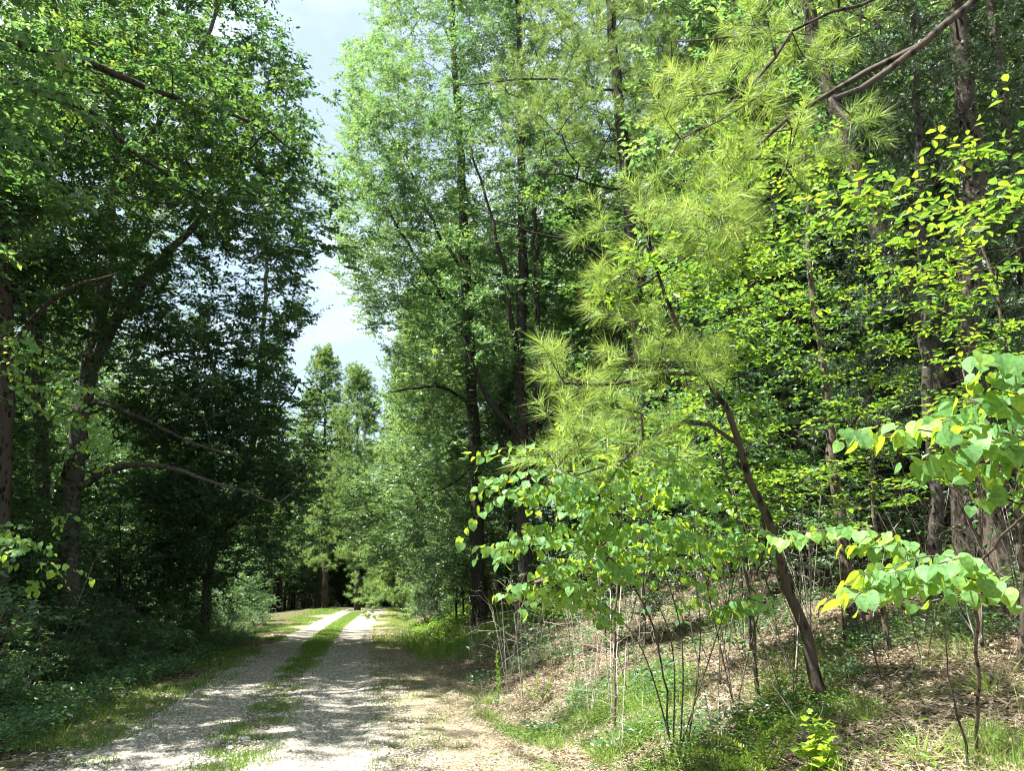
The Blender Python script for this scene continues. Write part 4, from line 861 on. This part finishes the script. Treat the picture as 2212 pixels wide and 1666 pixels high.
# loose stones on the wheel tracks
PEB = ([(1, 0, .1), (.45, .85, 0), (-.5, .8, .1), (-1, 0, 0), (-.45, -.85, .1), (.5, -.8, 0), (.25, .2, .75), (-.35, -.1, .65)],
       [(0, 1, 6), (1, 2, 6), (2, 7, 6), (2, 3, 7), (3, 4, 7), (4, 5, 7), (5, 6, 7), (5, 0, 6)])
def pebbles(n, ylo, yhi, ulo, uhi, s0, dens=None, p=1.8):
    x, y, u = scatter_pts(n, ylo, yhi, ulo, uhi, p, dens); N = len(x); a_ = rg.random(N) * 6.283
    X = np.stack([np.cos(a_), np.sin(a_), 0 * a_], 1); Y = np.stack([-np.sin(a_), np.cos(a_), 0 * a_], 1); Z = nrm(np.array([0, 0, 1.]) + rg.normal(0, .25, (N, 3)))
    s = s0 * (.4 + rg.random(N) ** 2 * 1.3); v, f, t = inst(*PEB, np.stack([x, y, ground(x, y) + .004], 1), X, Y, Z, np.stack([s, s * (.6 + .4 * rg.random(N)), s * .7], 1), np.clip(rg.normal(.5, .25, N), 0, 1)); return (v, f, t, 0)
pp = [pebbles(42000, 5.5, 22, -1.45, -.33, .014), pebbles(42000, 5.5, 22, .1, 1.32, .014), pebbles(22000, 5.5, 18, -1.9, 2.4, .011), pebbles(9000, 5.5, 16, -.6, .4, .013), pebbles(7000, 5.5, 20, 1.0, 1.8, .014), pebbles(7000, 5.5, 20, -1.8, -1.2, .014), pebbles(700, 5.5, 14, -1.7, .6, .035)]
tag(mesh_obj('loose_gravel', pp, M['stone']), kind='stuff')

# ================================================================== small single things on the bank and verge
def gpt(px, py):
    for Y in np.arange(3, 70, .05):
        p = P(px, py, Y)
        if p[2] <= G(p[0], p[1]): return np.array([p[0], p[1], G(p[0], p[1])])
    return p
def stalk_leaves(rng, lines, k_per_m, size, ratio, tpl, mat, tm, spread=.8, up=.3):
    LP = []
    for l in lines:
        q = smooth_line(l, 1.0 / k_per_m); n = len(q); d = nrm(np.gradient(q, axis=0)); r_ = nrm(np.cross(d, rng.normal(0, 1, (n, 3))))
        Y = nrm(r_ * spread + d * up + rng.normal(0, .15, (n, 3))); Z = nrm(np.cross(np.cross(Y, [0, 0, 1.]), Y) + rng.normal(0, .3, (n, 3)))
        s_ = size * (.6 + .6 * rng.random(n)) * np.linspace(1.1, .6, n); LP += leafparts(tpl, q, Y, Z, s_, s_ * ratio, np.clip(rng.normal(tm, .15, n), 0, 1))
    return LP
def stalks(name, seed, base, lines, r, bark, leafm, label, cat, lkw, stem='stem', crown='foliage', seg=.06):
    tr = Tree(seed, seg=seg); b = np.asarray(base, float) - [0, 0, .03]
    for i, l in enumerate(lines):
        q = smooth_line([b] + l, seg); par = 0
        for j, a in enumerate(q): par = tr.add(a, (par if j else (-1 if i == 0 else 0)), r * (1 - .75 * j / len(q)))
    LP = stalk_leaves(tr.rng, [[l[0] * .6 + b * .4] + l for l in lines], **lkw, mat=0) if lkw else None
    return finish(tr, name, b, LP, M[bark], leafm, label, cat, tip=r * .3, trunk=stem, crown=crown)
b = gpt(1650, 1690)
def L3(pts, Yd): return [P(a, c, Yd + (d[0] if d else 0)) for a, c, *d in pts]
Yb = b[1]
stalks('tall_weed', 201, b, [L3([(1640, 1620), (1660, 1580), (1735, 1545)], Yb), L3([(1655, 1640), (1640, 1570), (1620, 1545)], Yb), L3([(1620, 1640), (1580, 1600), (1530, 1590)], Yb), L3([(1690, 1630), (1720, 1580), (1742, 1532)], Yb),
       L3([(1600, 1660), (1560, 1630), (1480, 1625)], Yb), L3([(1665, 1650), (1690, 1600), (1700, 1560)], Yb), L3([(1640, 1660), (1600, 1640), (1560, 1660)], Yb - .2)], .004, 'tanbark', M['weed'],
       'bright feathery green weed arching at the bottom of the bank', 'weed', dict(k_per_m=420, size=.055, ratio=.2, tpl=Q_LEAF, tm=.95, spread=1.0, up=.5))
b = gpt(1775, 1690); Yb = b[1]
stalks('sweetgum_seedling', 202, b, [L3([(1765, 1620), (1760, 1570), (1745, 1545)], Yb), L3([(1780, 1640), (1775, 1600), (1785, 1560)], Yb), L3([(1760, 1650), (1735, 1625), (1720, 1610)], Yb), L3([(1780, 1650), (1795, 1630), (1790, 1600)], Yb - .1)], .005, 'tanbark', M['weed'],
       'yellow-green seedling with pointed lobed leaves beside the feathery weed', 'seedling', dict(k_per_m=80, size=.12, ratio=.95, tpl=lob(), tm=.85, spread=.9, up=.2))
b = gpt(1078, 1525); Yb = b[1]
stalks('spiky_weed', 203, b, [L3([(1077, 1490), (1076, 1450), (1074, 1412)], Yb)], .005, 'tanbark', M['weed'], 'single upright green weed spike standing at the verge below the elms', 'weed', dict(k_per_m=200, size=.09, ratio=.18, tpl=Q_LEAF, tm=.6, spread=.7, up=.7))
b = gpt(1160, 1530); Yb = b[1]
stalks('leafy_weed', 204, b, [L3([(1160, 1490), (1163, 1455)], Yb), L3([(1180, 1500), (1190, 1465)], Yb), L3([(1145, 1500), (1130, 1480)], Yb)], .004, 'tanbark', M['weed'], 'clump of short leafy stems just uphill of the upright weed spike', 'weed', dict(k_per_m=120, size=.07, ratio=.3, tpl=Q_LEAF, tm=.45, spread=.8, up=.5))
# grass tussocks
for i, (px, py, h, n, lb) in enumerate([(1040, 1525, .42, 420, 'round pale tussock of grass on the verge beside the upright weed spike'), (1385, 1585, .5, 260, 'long arching grass tuft under the redbud stems'), (1990, 1640, .34, 300, 'dry yellowish grass tuft in front of the pine cone'),
      (1880, 1560, .36, 260, 'thin arching grass tuft on the straw below the leaning pine'), (2140, 1500, .40, 240, 'wispy grass tuft beside the bare stem at the picture edge'), (1320, 1655, .3, 420, 'low fresh green grass tuft at the bottom of the verge'), (1480, 1600, .3, 320, 'bright grass tuft between the weed and the redbud stems')]):
    n = int(n * .45); h *= .85; b = gpt(px, py); a_ = rg.random(n) * 6.283; r_ = .13 * rg.random(n) ** .7; pos = b + np.stack([np.cos(a_) * r_, np.sin(a_) * r_, 0 * a_ - .01], 1)
    Y = nrm(np.stack([np.cos(a_) * .5, np.sin(a_) * .5, 0 * a_ + 1], 1) + rg.normal(0, .38, (n, 3))); Z = nrm(np.stack([np.cos(a_), np.sin(a_), 0 * a_ + .2], 1)); Ls = h * (.3 + .9 * rg.random(n) ** 1.5)
    tag(mesh_obj('grass_tuft', [(v, f, t, m) for v, f, t, m in leafparts(BL, pos - b, Y, Z, Ls, np.full(n, .006), np.clip(rg.normal(.75 if i in (2, 3, 4) else .45, .2, n), 0, 1))], M['grass']), lb, 'grass tuft', 'grass tufts on the bank').location = b
# fallen and dead wood
def dead(name, seed, pts, r0, r1, forks, label, cat, bark='palewood'):
    tr = Tree(seed, seg=.08); tr.trunk(pts, r0, r1, wob=.006)
    for f in forks: tr.trunk(f, r1 * 1.1, r1 * .4, wob=.008)
    e = empty(name, pts[0]); mesh_obj('wood', tr.wood(r1 * .4), M[bark], e, pts[0], smooth=True); tag(e, label, cat)
    return e
def ong(px, py, dz=.03): q = gpt(px, py); q[2] += dz; return q
dead('fallen_pole', 211, [ong(1395, 1470), ong(1480, 1440), ong(1570, 1412), ong(1660, 1400), ong(1750, 1392)], .035, .018, [], 'long thin fallen pole lying across the slope behind the redbud stems', 'fallen pole', 'tanbark')
dead('fallen_branch', 213, [ong(2060, 1300), ong(2150, 1340), ong(2260, 1350)], .03, .012, [[ong(2150, 1340), P(2180, 1300, ong(2150, 1340)[1])]], 'crooked fallen branch near the stout pine base', 'fallen branch', 'tanbark')
b = gpt(1760, 1640); Yb = b[1]
dead('dead_branch', 214, [b, P(1740, 1590, Yb), P(1722, 1560, Yb), P(1690, 1510, Yb + .1), P(1655, 1470, Yb + .2)], .009, .003, [[P(1722, 1560, Yb), P(1745, 1510, Yb), P(1765, 1470, Yb)], [P(1740, 1590, Yb), P(1775, 1550, Yb), P(1782, 1510, Yb)], [P(1700, 1530, Yb), P(1700, 1470, Yb), P(1696, 1420, Yb)]], 'pale dead forked twig sticking up beside the yellow seedling', 'dead branch')
b = gpt(2112, 1465); Yb = b[1]
dead('bare_shrub', 215, [b, P(2108, 1400, Yb), P(2090, 1330, Yb), P(2085, 1280, Yb)], .012, .005, [[P(2100, 1360, Yb), P(2060, 1300, Yb), P(2030, 1260, Yb)], [P(2106, 1385, Yb), P(2125, 1330, Yb), P(2110, 1270, Yb)], [P(2030, 1260, Yb), P(2000, 1250, Yb)], [P(2108, 1400, Yb), P(2128, 1370, Yb), P(2095, 1330, Yb)]], 'leafless pale-twigged shrub under the large heart-shaped leaves', 'shrub')
b = gpt(2095, 1680); Yb = b[1]
dead('bare_sapling', 216, [b, P(2085, 1600, Yb), P(2060, 1530, Yb), P(2042, 1420, Yb), P(2040, 1340, Yb)], .011, .004, [], 'thin dark bare stem rising from the bottom edge', 'sapling', 'darkbark')
b = gpt(1905, 1475); Yb = b[1]
dead('bare_sapling', 217, [b, P(1880, 1380, Yb), P(1860, 1300, Yb), P(1850, 1200, Yb)], .010, .004, [[P(1880, 1380, Yb), P(1920, 1330, Yb)]], 'thin bare stem beside the pale straight sapling base', 'sapling', 'darkbark')
for k_, (px, py, lb) in enumerate([(1600, 1420, 'thin brown bare stem behind the leaning pine, nearer the redbud'), (1240, 1440, 'slim bare stem at the outer edge of the redbud clump'), (1990, 1400, 'slim bare stem uphill of the rotten log'), (1480, 1380, 'thin bare stem in the shade behind the redbud stems')]):
    b = gpt(px, py); Yb = b[1]; w_ = rg.normal(0, 14, 3)
    dead('bare_sapling', 220 + k_, [b, P(px + w_[0], py - 90, Yb), P(px + w_[1] * 2, py - 190, Yb), P(px + w_[2] * 3, py - 300, Yb)], .010, .003, [[P(px + w_[0], py - 90, Yb), P(px + w_[0] + 40, py - 170, Yb)], [P(px + w_[1] * 2, py - 190, Yb), P(px + w_[1] * 2 - 45, py - 270, Yb)]], lb, 'sapling', 'tanbark')
# pine cone
def pinecone(base, label):
    e = empty('pine_cone', base); n = 70; i = np.arange(n); f = i / n; a = i * 2.399; prof = np.sin(np.pi * (.12 + .86 * f)) ** .8
    ax = np.array([.9, .25, .15]); ax = ax / np.linalg.norm(ax); e1 = nrm(np.cross(ax, [0, 0, 1.])); e2 = np.cross(ax, e1)
    rad = np.cos(a)[:, None] * e1 + np.sin(a)[:, None] * e2; pos = np.array([0, 0, .03]) + ax * (f[:, None] - .5) * .085 + rad * (.010 * prof[:, None])
    Y = nrm(rad * .9 + ax * .4); SCA = ([(-.3, 0, 0), (.3, 0, 0), (.5, .75, .06), (0, 1, .16), (-.5, .75, .06), (0, .8, -.12)], [(0, 1, 2, 5), (0, 5, 4, 4), (5, 2, 3, 4)])
    lp = leafparts(SCA, pos, Y, ax + 0 * Y, .022 * prof + .006, np.full(n, .018), np.clip(rg.normal(.45, .15, n), 0, 1)); mesh_obj('scales', lp, M['litter'], e)
    tr = Tree(9, seg=.02); tr.trunk([np.array([0, 0, .03]) - ax * .045, np.array([0, 0, .03]), np.array([0, 0, .03]) + ax * .04], .013, .006, 0); mesh_obj('core', tr.wood(.004), M['darkbark'], e, smooth=True); tag(e, label, 'pine cone')
pinecone(gpt(1931, 1623), 'open brown pine cone lying on the sunlit straw')
# single stones
for k_, (px, py, sz, lb) in enumerate([(530, 1603, .055, 'pale stone lying on the loose gravel beside the grass strip'), (800, 1515, .03, 'small white stone at the verge edge of the wheel track'), (600, 1560, .035, 'grey stone half hidden in the grass strip')]):
    b = gpt(px, py); q = nrm(rg.normal(0, 1, (1, 3)))[0]; bm = __import__('bmesh').new(); __import__('bmesh').ops.create_icosphere(bm, subdivisions=2, radius=1)
    for v in bm.verts: v.co = Vector((v.co.x * sz, v.co.y * sz * .75, v.co.z * sz * .5)) * (1 + .16 * math.sin(v.co.x * 5 + k_) * math.cos(v.co.y * 4 + v.co.z * 6))
    me = bpy.data.meshes.new('stone'); bm.to_mesh(me); bm.free(); me.materials.append(M['stone']); a_ = me.attributes.new('tint', 'FLOAT', 'POINT'); a_.data.foreach_set('value', np.full(len(me.vertices), [.95, 1, .5][k_], dtype=np.float32))
    o = bpy.data.objects.new('stone', me); COL.objects.link(o); o.location = b + [0, 0, sz * .25]; o.rotation_euler = (0, 0, k_); tag(o, lb, 'stone')
